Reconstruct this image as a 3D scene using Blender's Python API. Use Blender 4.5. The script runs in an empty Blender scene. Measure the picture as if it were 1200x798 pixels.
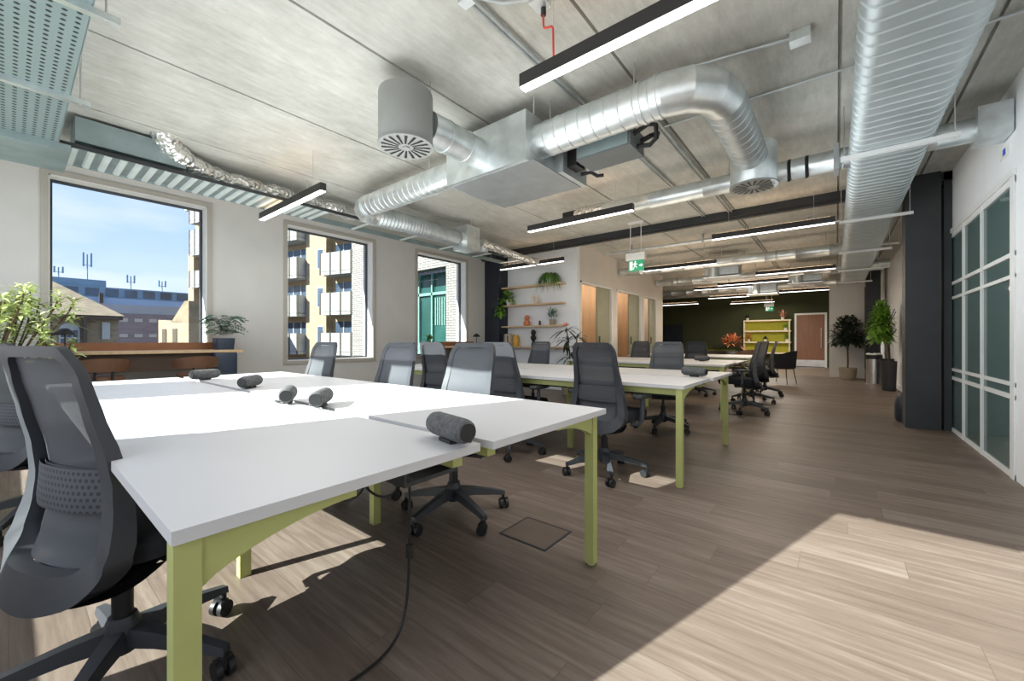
import bpy, bmesh, math, random
from mathutils import Vector, Matrix
R = random.Random(7)
PI = math.pi
scene = bpy.context.scene
COL = scene.collection
V = Vector

# ------------------------------------------------------------------ materials
MATS = {}
def rgb(r, g, b):
    f = lambda c: (c/255/12.92) if c/255 <= .04045 else ((c/255+.055)/1.055)**2.4
    return (f(r), f(g), f(b), 1)

def new_mat(name):
    m = bpy.data.materials.new(name); m.use_nodes = True
    nt = m.node_tree; b = nt.nodes['Principled BSDF']
    MATS[name] = m
    return m, nt, b

def mat(name, c, rough=.6, metal=0, var=.08, scale=6, stretch=(1, 1, 1), bump=0, bscale=None, alpha=None, emit=None, estr=0, coat=0, detail=4):
    """principled with noise-driven tone variation and bump in object space"""
    m, nt, b = new_mat(name)
    N, L = nt.nodes, nt.links
    b.inputs['Roughness'].default_value = rough
    b.inputs['Metallic'].default_value = metal
    tc = N.new('ShaderNodeTexCoord'); mp = N.new('ShaderNodeMapping')
    mp.inputs['Scale'].default_value = stretch
    L.new(tc.outputs['Object'], mp.inputs['Vector'])
    nz = N.new('ShaderNodeTexNoise'); nz.inputs['Scale'].default_value = scale; nz.inputs['Detail'].default_value = detail
    L.new(mp.outputs['Vector'], nz.inputs['Vector'])
    cr = N.new('ShaderNodeValToRGB')
    lo = tuple(max(0, x*(1-var)) for x in c[:3])+(1,); hi = tuple(min(1, x*(1+var)) for x in c[:3])+(1,)
    cr.color_ramp.elements[0].position = .3; cr.color_ramp.elements[1].position = .7
    cr.color_ramp.elements[0].color = lo; cr.color_ramp.elements[1].color = hi
    L.new(nz.outputs['Fac'], cr.inputs['Fac']); L.new(cr.outputs['Color'], b.inputs['Base Color'])
    if bump:
        n2 = N.new('ShaderNodeTexNoise'); n2.inputs['Scale'].default_value = bscale or scale*8; n2.inputs['Detail'].default_value = 3
        L.new(mp.outputs['Vector'], n2.inputs['Vector'])
        bp = N.new('ShaderNodeBump'); bp.inputs['Strength'].default_value = bump; bp.inputs['Distance'].default_value = .02
        L.new(n2.outputs['Fac'], bp.inputs['Height']); L.new(bp.outputs['Normal'], b.inputs['Normal'])
    if emit:
        b.inputs['Emission Color'].default_value = emit; b.inputs['Emission Strength'].default_value = estr
    if alpha is not None: b.inputs['Alpha'].default_value = alpha
    if coat: b.inputs['Coat Weight'].default_value = coat
    return m

def glass_mat(name, tint, refl=.12, rough=.02, haze=None, hazefac=0):
    m = bpy.data.materials.new(name); m.use_nodes = True; nt = m.node_tree; N, L = nt.nodes, nt.links
    N.remove(N['Principled BSDF']); out = N['Material Output']
    tr = N.new('ShaderNodeBsdfTransparent'); tr.inputs['Color'].default_value = tint
    gl = N.new('ShaderNodeBsdfGlossy'); gl.inputs['Roughness'].default_value = rough
    lw = N.new('ShaderNodeFresnel'); lw.inputs['IOR'].default_value = 1.45
    mx = N.new('ShaderNodeMixShader')
    mul = N.new('ShaderNodeMath'); mul.operation = 'MULTIPLY'; mul.inputs[1].default_value = refl*8; mul.use_clamp = True
    L.new(lw.outputs['Fac'], mul.inputs[0]); L.new(mul.outputs[0], mx.inputs['Fac'])
    src = tr.outputs[0]
    if haze:
        df = N.new('ShaderNodeBsdfDiffuse'); df.inputs['Color'].default_value = haze
        m2 = N.new('ShaderNodeMixShader'); m2.inputs['Fac'].default_value = hazefac
        L.new(src, m2.inputs[1]); L.new(df.outputs[0], m2.inputs[2]); src = m2.outputs[0]
    L.new(src, mx.inputs[1]); L.new(gl.outputs[0], mx.inputs[2]); L.new(mx.outputs[0], out.inputs['Surface'])
    MATS[name] = m
    return m

def emis_mat(name, c, s):
    return mat(name, c, .5, emit=c, estr=s, var=.01)

def floor_mat():
    m, nt, b = new_mat('timber_floor'); N, L = nt.nodes, nt.links
    tc = N.new('ShaderNodeTexCoord')
    br = N.new('ShaderNodeTexBrick'); br.offset = 0; br.inputs['Scale'].default_value = 1
    br.inputs['Brick Width'].default_value = 1.25; br.inputs['Row Height'].default_value = .19
    br.inputs['Mortar Size'].default_value = .0013; br.inputs['Mortar Smooth'].default_value = .3
    br.inputs['Color1'].default_value = (0, 0, 0, 1); br.inputs['Color2'].default_value = (1, 1, 1, 1); br.inputs['Mortar'].default_value = (.5, .5, .5, 1)
    # every row of planks starts at its own random offset
    sp = N.new('ShaderNodeSeparateXYZ'); L.new(tc.outputs['Object'], sp.inputs[0])
    dv = N.new('ShaderNodeMath'); dv.operation = 'DIVIDE'; dv.inputs[1].default_value = .19; L.new(sp.outputs['Y'], dv.inputs[0])
    fl = N.new('ShaderNodeMath'); fl.operation = 'FLOOR'; L.new(dv.outputs[0], fl.inputs[0])
    wn = N.new('ShaderNodeTexWhiteNoise'); wn.noise_dimensions = '1D'; L.new(fl.outputs[0], wn.inputs['W'])
    sh = N.new('ShaderNodeMath'); sh.operation = 'MULTIPLY_ADD'; sh.inputs[1].default_value = 1.25; L.new(wn.outputs['Value'], sh.inputs[0]); L.new(sp.outputs['X'], sh.inputs[2])
    cb = N.new('ShaderNodeCombineXYZ'); L.new(sh.outputs[0], cb.inputs['X']); L.new(sp.outputs['Y'], cb.inputs['Y'])
    L.new(cb.outputs[0], br.inputs['Vector'])
    # per-plank tone
    cr = N.new('ShaderNodeValToRGB'); e = cr.color_ramp.elements
    e[0].color = FLOOR_DARK; e[1].color = FLOOR_LIGHT; mid = e.new(.5); mid.color = FLOOR_MID
    # grain: noise stretched along x, shifted per plank
    mp = N.new('ShaderNodeMapping'); mp.inputs['Scale'].default_value = (1.1, 16, 1)
    L.new(tc.outputs['Object'], mp.inputs['Vector'])
    ad = N.new('ShaderNodeVectorMath'); ad.operation = 'ADD'
    sc = N.new('ShaderNodeVectorMath'); sc.operation = 'SCALE'; sc.inputs['Scale'].default_value = 7.3
    L.new(br.outputs['Color'], sc.inputs[0]); L.new(mp.outputs['Vector'], ad.inputs[0]); L.new(sc.outputs['Vector'], ad.inputs[1])
    nz = N.new('ShaderNodeTexNoise'); nz.inputs['Scale'].default_value = 2.2; nz.inputs['Detail'].default_value = 8; nz.inputs['Roughness'].default_value = .65
    L.new(ad.outputs['Vector'], nz.inputs['Vector'])
    mx = N.new('ShaderNodeMath'); mx.operation = 'MULTIPLY_ADD'; mx.inputs[1].default_value = .34; mx.inputs[2].default_value = .04
    L.new(br.outputs['Color'], mx.inputs[0])
    m3 = N.new('ShaderNodeMath'); m3.operation = 'MULTIPLY_ADD'; m3.inputs[1].default_value = 1.5; L.new(nz.outputs['Fac'], m3.inputs[0])
    m4 = N.new('ShaderNodeMath'); m4.operation = 'SUBTRACT'; m4.inputs[1].default_value = .46
    L.new(mx.outputs[0], m3.inputs[2]); L.new(m3.outputs[0], m4.inputs[0]); L.new(m4.outputs[0], cr.inputs['Fac'])
    dk = N.new('ShaderNodeMixRGB'); dk.blend_type = 'MULTIPLY'; dk.inputs['Color2'].default_value = (.6, .58, .56, 1)
    L.new(br.outputs['Fac'], dk.inputs['Fac']); L.new(cr.outputs['Color'], dk.inputs['Color1']); L.new(dk.outputs['Color'], b.inputs['Base Color'])
    b.inputs['Roughness'].default_value = .45; b.inputs['Specular IOR Level'].default_value = .35
    bp = N.new('ShaderNodeBump'); bp.inputs['Strength'].default_value = .12; bp.inputs['Distance'].default_value = .01
    L.new(nz.outputs['Fac'], bp.inputs['Height']); L.new(bp.outputs['Normal'], b.inputs['Normal'])
    return m

def concrete_mat(name, c0, c1):
    m, nt, b = new_mat(name); N, L = nt.nodes, nt.links
    tc = N.new('ShaderNodeTexCoord'); mp = N.new('ShaderNodeMapping'); mp.inputs['Scale'].default_value = (8, 1.6, 8)
    L.new(tc.outputs['Object'], mp.inputs['Vector'])
    n1 = N.new('ShaderNodeTexNoise'); n1.inputs['Scale'].default_value = 2.2; n1.inputs['Detail'].default_value = 10; n1.inputs['Roughness'].default_value = .78
    L.new(mp.outputs['Vector'], n1.inputs['Vector'])
    n2 = N.new('ShaderNodeTexNoise'); n2.inputs['Scale'].default_value = 1.1; n2.inputs['Detail'].default_value = 10; n2.inputs['Roughness'].default_value = .68
    L.new(tc.outputs['Object'], n2.inputs['Vector'])
    a = N.new('ShaderNodeMath'); a.operation = 'MULTIPLY_ADD'; a.inputs[1].default_value = .42
    h = N.new('ShaderNodeMath'); h.operation = 'MULTIPLY'; h.inputs[1].default_value = .58
    L.new(n2.outputs['Fac'], h.inputs[0]); L.new(n1.outputs['Fac'], a.inputs[0]); L.new(h.outputs[0], a.inputs[2])
    cr = N.new('ShaderNodeValToRGB'); cr.color_ramp.elements[0].position = .36; cr.color_ramp.elements[1].position = .62
    cr.color_ramp.elements[0].color = c0; cr.color_ramp.elements[1].color = c1
    L.new(a.outputs[0], cr.inputs['Fac']); L.new(cr.outputs['Color'], b.inputs['Base Color'])
    b.inputs['Roughness'].default_value = .85
    bp = N.new('ShaderNodeBump'); bp.inputs['Strength'].default_value = .15; bp.inputs['Distance'].default_value = .02
    L.new(n1.outputs['Fac'], bp.inputs['Height']); L.new(bp.outputs['Normal'], b.inputs['Normal'])
    return m

def brick_mat(name, c1, c2, mortar, w=.22, h=.075, ms=.008, rot=None):
    m, nt, b = new_mat(name); N, L = nt.nodes, nt.links
    tc = N.new('ShaderNodeTexCoord'); sp = N.new('ShaderNodeSeparateXYZ'); cb = N.new('ShaderNodeCombineXYZ')
    L.new(tc.outputs['Object'], sp.inputs[0])
    ad = N.new('ShaderNodeMath'); ad.operation = 'ADD'; L.new(sp.outputs['X'], ad.inputs[0]); L.new(sp.outputs['Y'], ad.inputs[1])
    L.new(ad.outputs[0], cb.inputs['X']); L.new(sp.outputs['Z'], cb.inputs['Y'])
    br = N.new('ShaderNodeTexBrick'); br.inputs['Scale'].default_value = 1
    br.inputs['Brick Width'].default_value = w; br.inputs['Row Height'].default_value = h; br.inputs['Mortar Size'].default_value = ms
    br.inputs['Color1'].default_value = c1; br.inputs['Color2'].default_value = c2; br.inputs['Mortar'].default_value = mortar
    L.new(cb.outputs[0], br.inputs['Vector']); L.new(br.outputs['Color'], b.inputs['Base Color'])
    b.inputs['Roughness'].default_value = .85
    return m

def dotted_mat(name, c, hole, period, radius, metal=0, rough=.5, plane='XY', stagger=True):
    """sheet with a regular pattern of dark round perforations"""
    m, nt, b = new_mat(name); N, L = nt.nodes, nt.links
    tc = N.new('ShaderNodeTexCoord'); sp = N.new('ShaderNodeSeparateXYZ'); L.new(tc.outputs['Object'], sp.inputs[0])
    def mth(op, a, bb=None):
        n = N.new('ShaderNodeMath'); n.operation = op
        for i, s in enumerate((a, bb)):
            if s is None: continue
            if isinstance(s, (int, float)): n.inputs[i].default_value = s
            else: L.new(s, n.inputs[i])
        return n.outputs[0]
    u = mth('DIVIDE', sp.outputs[plane[0]], period); v = mth('DIVIDE', sp.outputs[plane[1]], period)
    if stagger: u = mth('ADD', u, mth('MULTIPLY', mth('MODULO', mth('FLOOR', v), 2), .5))
    fu = mth('SUBTRACT', mth('FRACT', u), .5); fv = mth('SUBTRACT', mth('FRACT', v), .5)
    d = mth('SQRT', mth('ADD', mth('MULTIPLY', fu, fu), mth('MULTIPLY', fv, fv)))
    k = mth('LESS_THAN', d, radius)
    mx = N.new('ShaderNodeMixRGB'); mx.inputs['Color1'].default_value = c; mx.inputs['Color2'].default_value = hole
    L.new(k, mx.inputs['Fac']); L.new(mx.outputs['Color'], b.inputs['Base Color'])
    b.inputs['Metallic'].default_value = metal; b.inputs['Roughness'].default_value = rough
    return m

FLOOR_DARK, FLOOR_MID, FLOOR_LIGHT = rgb(84, 72, 63), rgb(109, 96, 86), rgb(138, 127, 116)
M = {}
M['floor'] = floor_mat()
M['concrete'] = concrete_mat('board_marked_concrete', rgb(160, 160, 153), rgb(206, 206, 200))
M['wall'] = mat('painted_plaster', rgb(206, 205, 202), .8, var=.03, scale=3, bump=.03, bscale=60)
M['wall_white'] = mat('white_plaster', rgb(234, 237, 240), .75, var=.02, scale=3)
M['pod'] = mat('pod_plaster', rgb(214, 208, 200), .8, var=.03, scale=3)
M['green_wall'] = mat('dark_green_paint', rgb(58, 62, 36), .8, var=.08, scale=2)
M['steel_dark'] = mat('dark_steel_paint', rgb(52, 55, 58), .5, .2, var=.1, scale=4)
M['navy'] = mat('navy_steel_paint', rgb(36, 42, 54), .55, .1, var=.1, scale=4)
M['frame_grey'] = mat('window_frame_grey', rgb(176, 172, 164), .5, var=.03)
M['reveal'] = mat('reveal_white', rgb(226, 225, 222), .7, var=.02)
M['frame_dark'] = mat('window_gasket', rgb(62, 66, 70), .5, var=.05)
M['glass'] = glass_mat('window_glass', (.88, .88, .88, 1), .012)
M['tglass'] = glass_mat('partition_glass', (.50, .58, .57, 1), .10, .03, (.16, .25, .24, 1), .6)
M['white_frame'] = mat('white_aluminium', rgb(228, 230, 230), .45, var=.02)
M['galv'] = mat('galvanised_steel', (.74, .79, .80, 1), .36, .85, var=.16, scale=7, bump=.03, bscale=20)
M['galv_dull'] = mat('dull_galvanised', (.50, .54, .55, 1), .45, .7, var=.14, scale=6)
M['galv_blue'] = mat('zinc_tray', rgb(150, 166, 168), .5, .55, var=.12, scale=6)
M['rib'] = mat('bright_zinc_rib', rgb(214, 224, 224), .5, .2, var=.05)
M['perf'] = dotted_mat('perforated_zinc', rgb(146, 164, 166), rgb(50, 62, 64), .05, .22, .45, .5)
M['grey_drum'] = mat('grey_drum_paint', rgb(150, 153, 150), .6, .1, var=.04)
M['black'] = mat('black_plastic', rgb(24, 25, 27), .5, var=.15, scale=10)
M['char'] = mat('charcoal_plastic', rgb(52, 55, 60), .5, var=.07, scale=8)
M['char_lt'] = mat('charcoal_arm', rgb(70, 74, 80), .55, var=.08, scale=8)
M['fabric'] = mat('black_fabric', rgb(34, 36, 40), .95, var=.2, scale=40, bump=.2, bscale=300)
M['lumbar'] = dotted_mat('lumbar_pad', rgb(66, 69, 75), rgb(36, 38, 42), .017, .3, 0, .7, 'XZ')
M['desk'] = mat('white_laminate', rgb(196, 196, 197), .42, var=.012, scale=3)
M['desk_edge'] = mat('desk_edge_band', rgb(214, 214, 216), .5, var=.02)
M['olive'] = mat('olive_powder_coat', rgb(168, 172, 106), .5, var=.05, scale=5)
M['light_black'] = mat('light_housing', rgb(44, 43, 43), .5, var=.06)
M['diff'] = emis_mat('light_diffuser', (1, .98, .95, 1), 5)
M['uplight'] = emis_mat('warm_uplight', (1, .66, .38, 1), 7)
M['orange_wood'] = mat('orange_veneer', rgb(206, 176, 144), .6, var=.1, scale=2, stretch=(6, 6, .6))
M['leather'] = mat('rust_leather', rgb(140, 92, 60), .55, var=.12, scale=6, bump=.06)
M['tan'] = mat('tan_leather', rgb(98, 68, 48), .55, var=.12, scale=6, bump=.06)
M['oak'] = mat('pale_oak', rgb(206, 176, 138), .55, var=.12, scale=3, stretch=(1, 8, 8))
M['walnut'] = mat('brown_panel', rgb(74, 58, 46), .6, var=.12, scale=3)
M['navy_pot'] = mat('navy_glaze', rgb(40, 52, 70), .4, var=.1)
M['pot_grey'] = mat('grey_pot', rgb(92, 92, 92), .7, var=.1, bump=.1)
M['pot_white'] = mat('white_pot', rgb(226, 222, 214), .6, var=.04)
M['pot_beige'] = mat('beige_pot', rgb(150, 138, 122), .7, var=.06)
M['soil'] = mat('soil', rgb(48, 38, 30), .95, var=.3, scale=30)
M['leaf_var'] = mat('variegated_leaf', rgb(184, 196, 132), .5, var=.45, scale=9)
M['leaf'] = mat('green_leaf', rgb(82, 118, 52), .5, var=.35, scale=7)
M['leaf_br'] = mat('bright_green_leaf', rgb(112, 156, 54), .5, var=.35, scale=7)
M['leaf_dk'] = mat('dark_leaf', rgb(34, 48, 34), .5, var=.35, scale=7)
M['leaf_bl'] = mat('bluish_leaf', rgb(86, 118, 96), .55, var=.3, scale=7)
M['stem'] = mat('brown_stem', rgb(82, 66, 48), .8, var=.2, scale=20)
M['pink'] = mat('pink_petal', rgb(226, 160, 146), .6, var=.15)
M['terracotta'] = mat('terracotta', rgb(200, 122, 80), .7, var=.1)
M['cream'] = mat('cream_ceramic', rgb(232, 216, 196), .5, var=.04)
M['yellow'] = mat('yellow_glaze', rgb(214, 164, 50), .4, var=.08)
M['moss'] = mat('moss_green', rgb(112, 118, 40), .9, var=.4, scale=30, bump=.4)
M['olive_board'] = mat('olive_board', rgb(150, 146, 34), .7, var=.08, emit=rgb(150, 146, 34), estr=.12)  # faint glow put into the board so it looks lit
M['wood_door'] = mat('walnut_door', rgb(134, 92, 70), .5, var=.14, scale=2.5, stretch=(9, 9, .5))
M['speckle'] = mat('speckled_grey', rgb(86, 87, 88), .9, var=.35, scale=60, bump=.3, bscale=150)
M['red'] = mat('red_cable', rgb(196, 66, 58), .5, var=.05)
M['silver'] = mat('brushed_steel', (.7, .7, .7, 1), .3, .95, var=.1)
M['white_pl'] = mat('white_plastic', rgb(232, 232, 230), .5, var=.02)
M['sign_green'] = mat('sign_green', rgb(40, 150, 110), .5, var=.02, emit=rgb(40, 150, 110), estr=.35)
M['sign_white'] = mat('sign_white', rgb(240, 248, 244), .5, var=.01, emit=(1, 1, 1, 1), estr=.5)
M['blue'] = mat('blue_sticker', rgb(42, 92, 190), .5, var=.03)
M['books'] = [mat('book_%s' % n, c, .7, var=.08) for n, c in (('navy', rgb(46, 52, 66)), ('linen', rgb(206, 196, 176)), ('umber', rgb(120, 84, 60)), ('ash', rgb(160, 160, 158)))]
foil, nt, b = new_mat('crinkled_foil')
b.inputs['Base Color'].default_value = (.86, .86, .84, 1); b.inputs['Metallic'].default_value = .9; b.inputs['Roughness'].default_value = .28
vo = nt.nodes.new('ShaderNodeTexVoronoi'); vo.inputs['Scale'].default_value = 26; tc = nt.nodes.new('ShaderNodeTexCoord')
bp = nt.nodes.new('ShaderNodeBump'); bp.inputs['Strength'].default_value = .7; bp.inputs['Distance'].default_value = .03
nt.links.new(tc.outputs['Object'], vo.inputs['Vector']); nt.links.new(vo.outputs['Distance'], bp.inputs['Height']); nt.links.new(bp.outputs['Normal'], b.inputs['Normal'])
M['foil'] = foil
# woven mesh of the chair backs: partly see-through
def mesh_mat():
    m = bpy.data.materials.new('chair_mesh'); m.use_nodes = True; nt = m.node_tree; N, L = nt.nodes, nt.links
    b = N['Principled BSDF']; out = N['Material Output']
    b.inputs['Base Color'].default_value = rgb(60, 64, 70); b.inputs['Roughness'].default_value = .65; b.inputs['Specular IOR Level'].default_value = .6
    tc = N.new('ShaderNodeTexCoord'); wv = N.new('ShaderNodeTexWave'); wv.inputs['Scale'].default_value = 60; wv.bands_direction = 'Z'
    L.new(tc.outputs['Object'], wv.inputs['Vector'])
    bp = N.new('ShaderNodeBump'); bp.inputs['Strength'].default_value = .15; L.new(wv.outputs['Fac'], bp.inputs['Height']); L.new(bp.outputs['Normal'], b.inputs['Normal'])
    tr = N.new('ShaderNodeBsdfTransparent'); mx = N.new('ShaderNodeMixShader'); mx.inputs['Fac'].default_value = .95
    L.new(tr.outputs[0], mx.inputs[1]); L.new(b.outputs[0], mx.inputs[2]); L.new(mx.outputs[0], out.inputs['Surface'])
    return m
M['mesh'] = mesh_mat()
# outside
M['yellow_brick'] = brick_mat('yellow_brick', rgb(172, 152, 122), rgb(160, 138, 106), rgb(158, 144, 122), .3, .1, .008)
M['white_brick'] = brick_mat('white_brick', rgb(168, 162, 154), rgb(146, 140, 132), rgb(92, 88, 82), .26, .085, .014)
M['brown_brick'] = brick_mat('brown_brick', rgb(150, 132, 108), rgb(128, 112, 90), rgb(142, 128, 110), .3, .1, .01)
M['grey_clad'] = mat('grey_cladding', rgb(148, 156, 170), .7, var=.06, scale=.5)
M['bluegrey'] = mat('bluegrey_cladding', rgb(116, 142, 160), .6, var=.1, scale=.5)
M['mauve_brick'] = brick_mat('mauve_brick', rgb(132, 124, 130), rgb(116, 108, 116), rgb(132, 126, 130), .5, .2, .02)
M['roof_tile'] = mat('weathered_roof_tile', rgb(142, 126, 102), .9, var=.25, scale=2, bump=.3)
M['ext_white'] = mat('exterior_white', rgb(172, 172, 168), .6, var=.03)
M['ext_glass'] = mat('exterior_glass', rgb(74, 88, 104), .15, .2, var=.3, scale=.6)
M['bal_glass'] = mat('balcony_panel', rgb(160, 166, 166), .3, var=.12, scale=1)
M['ext_dark'] = mat('exterior_dark_brown', rgb(82, 72, 60), .8, var=.1)  # plain dark brown for posts, eaves, pipes and house windows
M['teal_glass'] = mat('teal_glazing', rgb(44, 84, 78), .2, .1, var=.25, scale=.8)
M['teal_lt'] = mat('pale_teal', rgb(112, 148, 136), .4, var=.06)
M['asphalt'] = mat('asphalt', rgb(90, 90, 90), .9, var=.1)

# ------------------------------------------------------------------ mesh builder
class MB:
    def __init__(s): s.bm = bmesh.new()
    def v(s, p): return s.bm.verts.new(p)
    def f(s, vs, mi=0):
        try:
            fc = s.bm.faces.new(vs); fc.material_index = mi; return fc
        except ValueError: return None
    def box(s, x0, x1, y0, y1, z0, z1, mi=0):
        if x0 > x1: x0, x1 = x1, x0
        if y0 > y1: y0, y1 = y1, y0
        if z0 > z1: z0, z1 = z1, z0
        p = [s.v(q) for q in ((x0,y0,z0),(x1,y0,z0),(x1,y1,z0),(x0,y1,z0),(x0,y0,z1),(x1,y0,z1),(x1,y1,z1),(x0,y1,z1))]
        for q in ((0,3,2,1),(4,5,6,7),(0,1,5,4),(1,2,6,5),(2,3,7,6),(3,0,4,7)): s.f([p[i] for i in q], mi)
        return s
    def obox(s, c, size, mat3=None, mi=0):
        mat3 = mat3 or Matrix.Identity(3); c = V(c); a, b, d = (k/2 for k in size)
        p = [s.v(c + mat3 @ V(q)) for q in ((-a,-b,-d),(a,-b,-d),(a,b,-d),(-a,b,-d),(-a,-b,d),(a,-b,d),(a,b,d),(-a,b,d))]
        for q in ((0,3,2,1),(4,5,6,7),(0,1,5,4),(1,2,6,5),(2,3,7,6),(3,0,4,7)): s.f([p[i] for i in q], mi)
        return s
    def loft(s, rings, cap=True, closed=False, mi=0):
        rr = [[s.v(p) for p in r] for r in rings]; n = len(rr[0])
        m = len(rr)
        for i in range(m if closed else m-1):
            a, b = rr[i], rr[(i+1) % m]
            for j in range(n): s.f((a[j], a[(j+1) % n], b[(j+1) % n], b[j]), mi)
        if cap and not closed:
            s.f(rr[0][::-1], mi); s.f(rr[-1], mi)
        return s
    def grid(s, fn, nu, nv, mi=0):
        g = [[s.v(fn(i/nu, j/nv)) for j in range(nv+1)] for i in range(nu+1)]
        for i in range(nu):
            for j in range(nv): s.f((g[i][j], g[i+1][j], g[i+1][j+1], g[i][j+1]), mi)
        return s
    def ring(s, c, ax, r, n, ref=None, ry=None):
        ax = V(ax).normalized()
        ref = V(ref) if ref else (V((0,0,1)) if abs(ax.z) < .9 else V((1,0,0)))
        u = ax.cross(ref).normalized(); w = u.cross(ax).normalized()
        return [V(c) + u*math.cos(2*PI*k/n)*r + w*math.sin(2*PI*k/n)*(ry or r) for k in range(n)]
    def cyl(s, p0, p1, r, r1=None, n=16, cap=True, mi=0):
        ax = V(p1)-V(p0)
        return s.loft([s.ring(p0, ax, r, n), s.ring(p1, ax, r if r1 is None else r1, n)], cap, mi=mi)
    def tube(s, pts, r, n=8, mi=0):
        pts = [V(p) for p in pts]; rings = []
        for i, p in enumerate(pts):
            t = (pts[min(i+1, len(pts)-1)] - pts[max(i-1, 0)]).normalized()
            if i == 0:
                ref = V((0,0,1)) if abs(t.z) < .9 else V((1,0,0)); u = t.cross(ref).normalized()
            else:
                u = (u - t*u.dot(t)).normalized()
            w = t.cross(u); rad = r(i/(len(pts)-1)) if callable(r) else r
            rings.append([p + u*math.cos(2*PI*k/n)*rad + w*math.sin(2*PI*k/n)*rad for k in range(n)])
        return s.loft(rings, mi=mi)
    def lathe(s, prof, c=(0,0,0), n=20, mi=0, sx=1, sy=1):
        c = V(c)
        return s.loft([[c + V((r*math.cos(2*PI*k/n)*sx, r*math.sin(2*PI*k/n)*sy, z)) for k in range(n)] for r, z in prof], mi=mi)
    def ball(s, c, r, n=12, m=8, mi=0, rz=None):
        rz = rz or r
        return s.lathe([(max(.0005, r*math.sin(PI*i/m)), -rz*math.cos(PI*i/m)) for i in range(m+1)], c, n, mi)
    def prism(s, poly, vec, mi=0):
        vec = V(vec)
        return s.loft([[V(p) for p in poly], [V(p)+vec for p in poly]], mi=mi)
    def leaf(s, p, d, L, w, droop=.3, up=(0,0,1), seg=3, mi=0):
        p = V(p); d = V(d).normalized(); side = d.cross(V(up))
        if side.length < .05: side = V((1,0,0))
        side.normalize(); prev = None
        for i in range(seg+1):
            t = i/seg; q = p + d*L*t + V((0,0,-1))*droop*L*t*t
            ww = w*math.sin(PI*min(.97, .12+.85*t))*.5
            a, b = s.v(q - side*ww), s.v(q + side*ww)
            if prev: s.f((prev[0], a, b, prev[1]), mi)
            prev = (a, b)
        return s
    def build(s, name, m, parent=None, smooth=True, bevel=0, angle=35):
        if bevel:
            bmesh.ops.bevel(s.bm, geom=[e for e in s.bm.edges if len(e.link_faces) == 2 and e.calc_face_angle(0) > .6], offset=bevel, segments=2, affect='EDGES', profile=.6)
        bmesh.ops.recalc_face_normals(s.bm, faces=s.bm.faces)
        off = V((0,0,0)); p = parent
        while p: off += p.location; p = p.parent
        if off.length: bmesh.ops.translate(s.bm, verts=s.bm.verts, vec=-off)
        me = bpy.data.meshes.new(name); s.bm.to_mesh(me); s.bm.free()
        for k in (m if isinstance(m, (list, tuple)) else [m]): me.materials.append(k)
        if smooth:
            for p in me.polygons: p.use_smooth = True
            me.set_sharp_from_angle(angle=math.radians(angle))
        o = bpy.data.objects.new(name, me); COL.objects.link(o)
        if parent: o.parent = parent
        return o

def tag(o, label=None, cat=None, group=None, kind=None):
    if label: o['label'] = label
    if cat: o['category'] = cat
    if group: o['group'] = group
    if kind: o['kind'] = kind
    return o
def thing(name, label, cat, loc=(0,0,0), group=None, rz=0):
    o = bpy.data.objects.new(name, None); COL.objects.link(o); o.location = loc; o.rotation_euler = (0,0,rz)
    o.empty_display_size = .1
    return tag(o, label, cat, group)
def struct(name, mb, m, parent=None, label=None, **k):
    o = mb.build(name, m, parent, **k)
    if not parent: o['kind'] = 'structure'
    if label: o['label'] = label
    return o
def structE(name, label=None):
    o = bpy.data.objects.new(name, None); COL.objects.link(o); o['kind'] = 'structure'
    if label: o['label'] = label
    return o
def dup(root, loc, rz=0, label=None, group=None):
    r = root.copy(); COL.objects.link(r); r.location = loc; r.rotation_euler = (0,0,rz)
    if label: r['label'] = label
    if group: r['group'] = group
    for ch in list(root.children):
        c = ch.copy(); COL.objects.link(c); c.parent = r
        for g in list(ch.children):
            d = g.copy(); COL.objects.link(d); d.parent = c
    return r
def rrect(w, d, r, n=5):
    pts = []
    for cx, cy, a0 in ((w/2-r, d/2-r, 0), (-w/2+r, d/2-r, 90), (-w/2+r, -d/2+r, 180), (w/2-r, -d/2+r, 270)):
        for k in range(n+1):
            a = math.radians(a0 + 90*k/n); pts.append((cx+r*math.cos(a), cy+r*math.sin(a)))
    return pts

XL, XR, CZ, YB, YF = -6.44, 1.05, 3.02, -1.08, 19.9
# ------------------------------------------------------------------ the room
struct('floor', MB().box(-7.2, 4.2, -1.5, YF+.2, -.12, 0), M['floor'])
# ceiling: precast planks with open joints running the length of the room
prof = [(-7.2, CZ)]
for xj in (-6.17, -4.935, -3.7, -2.465, -1.195, .02, .78):
    prof += [(xj-.011, CZ), (xj-.007, CZ+.03), (xj+.007, CZ+.03), (xj+.011, CZ)]
prof += [(4.2, CZ), (4.2, CZ+.25), (-7.2, CZ+.25)]
struct('ceiling', MB().prism([(x, -1.5, z) for x, z in prof], (0, YF+1.7, 0)), M['concrete'], smooth=False)

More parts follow.
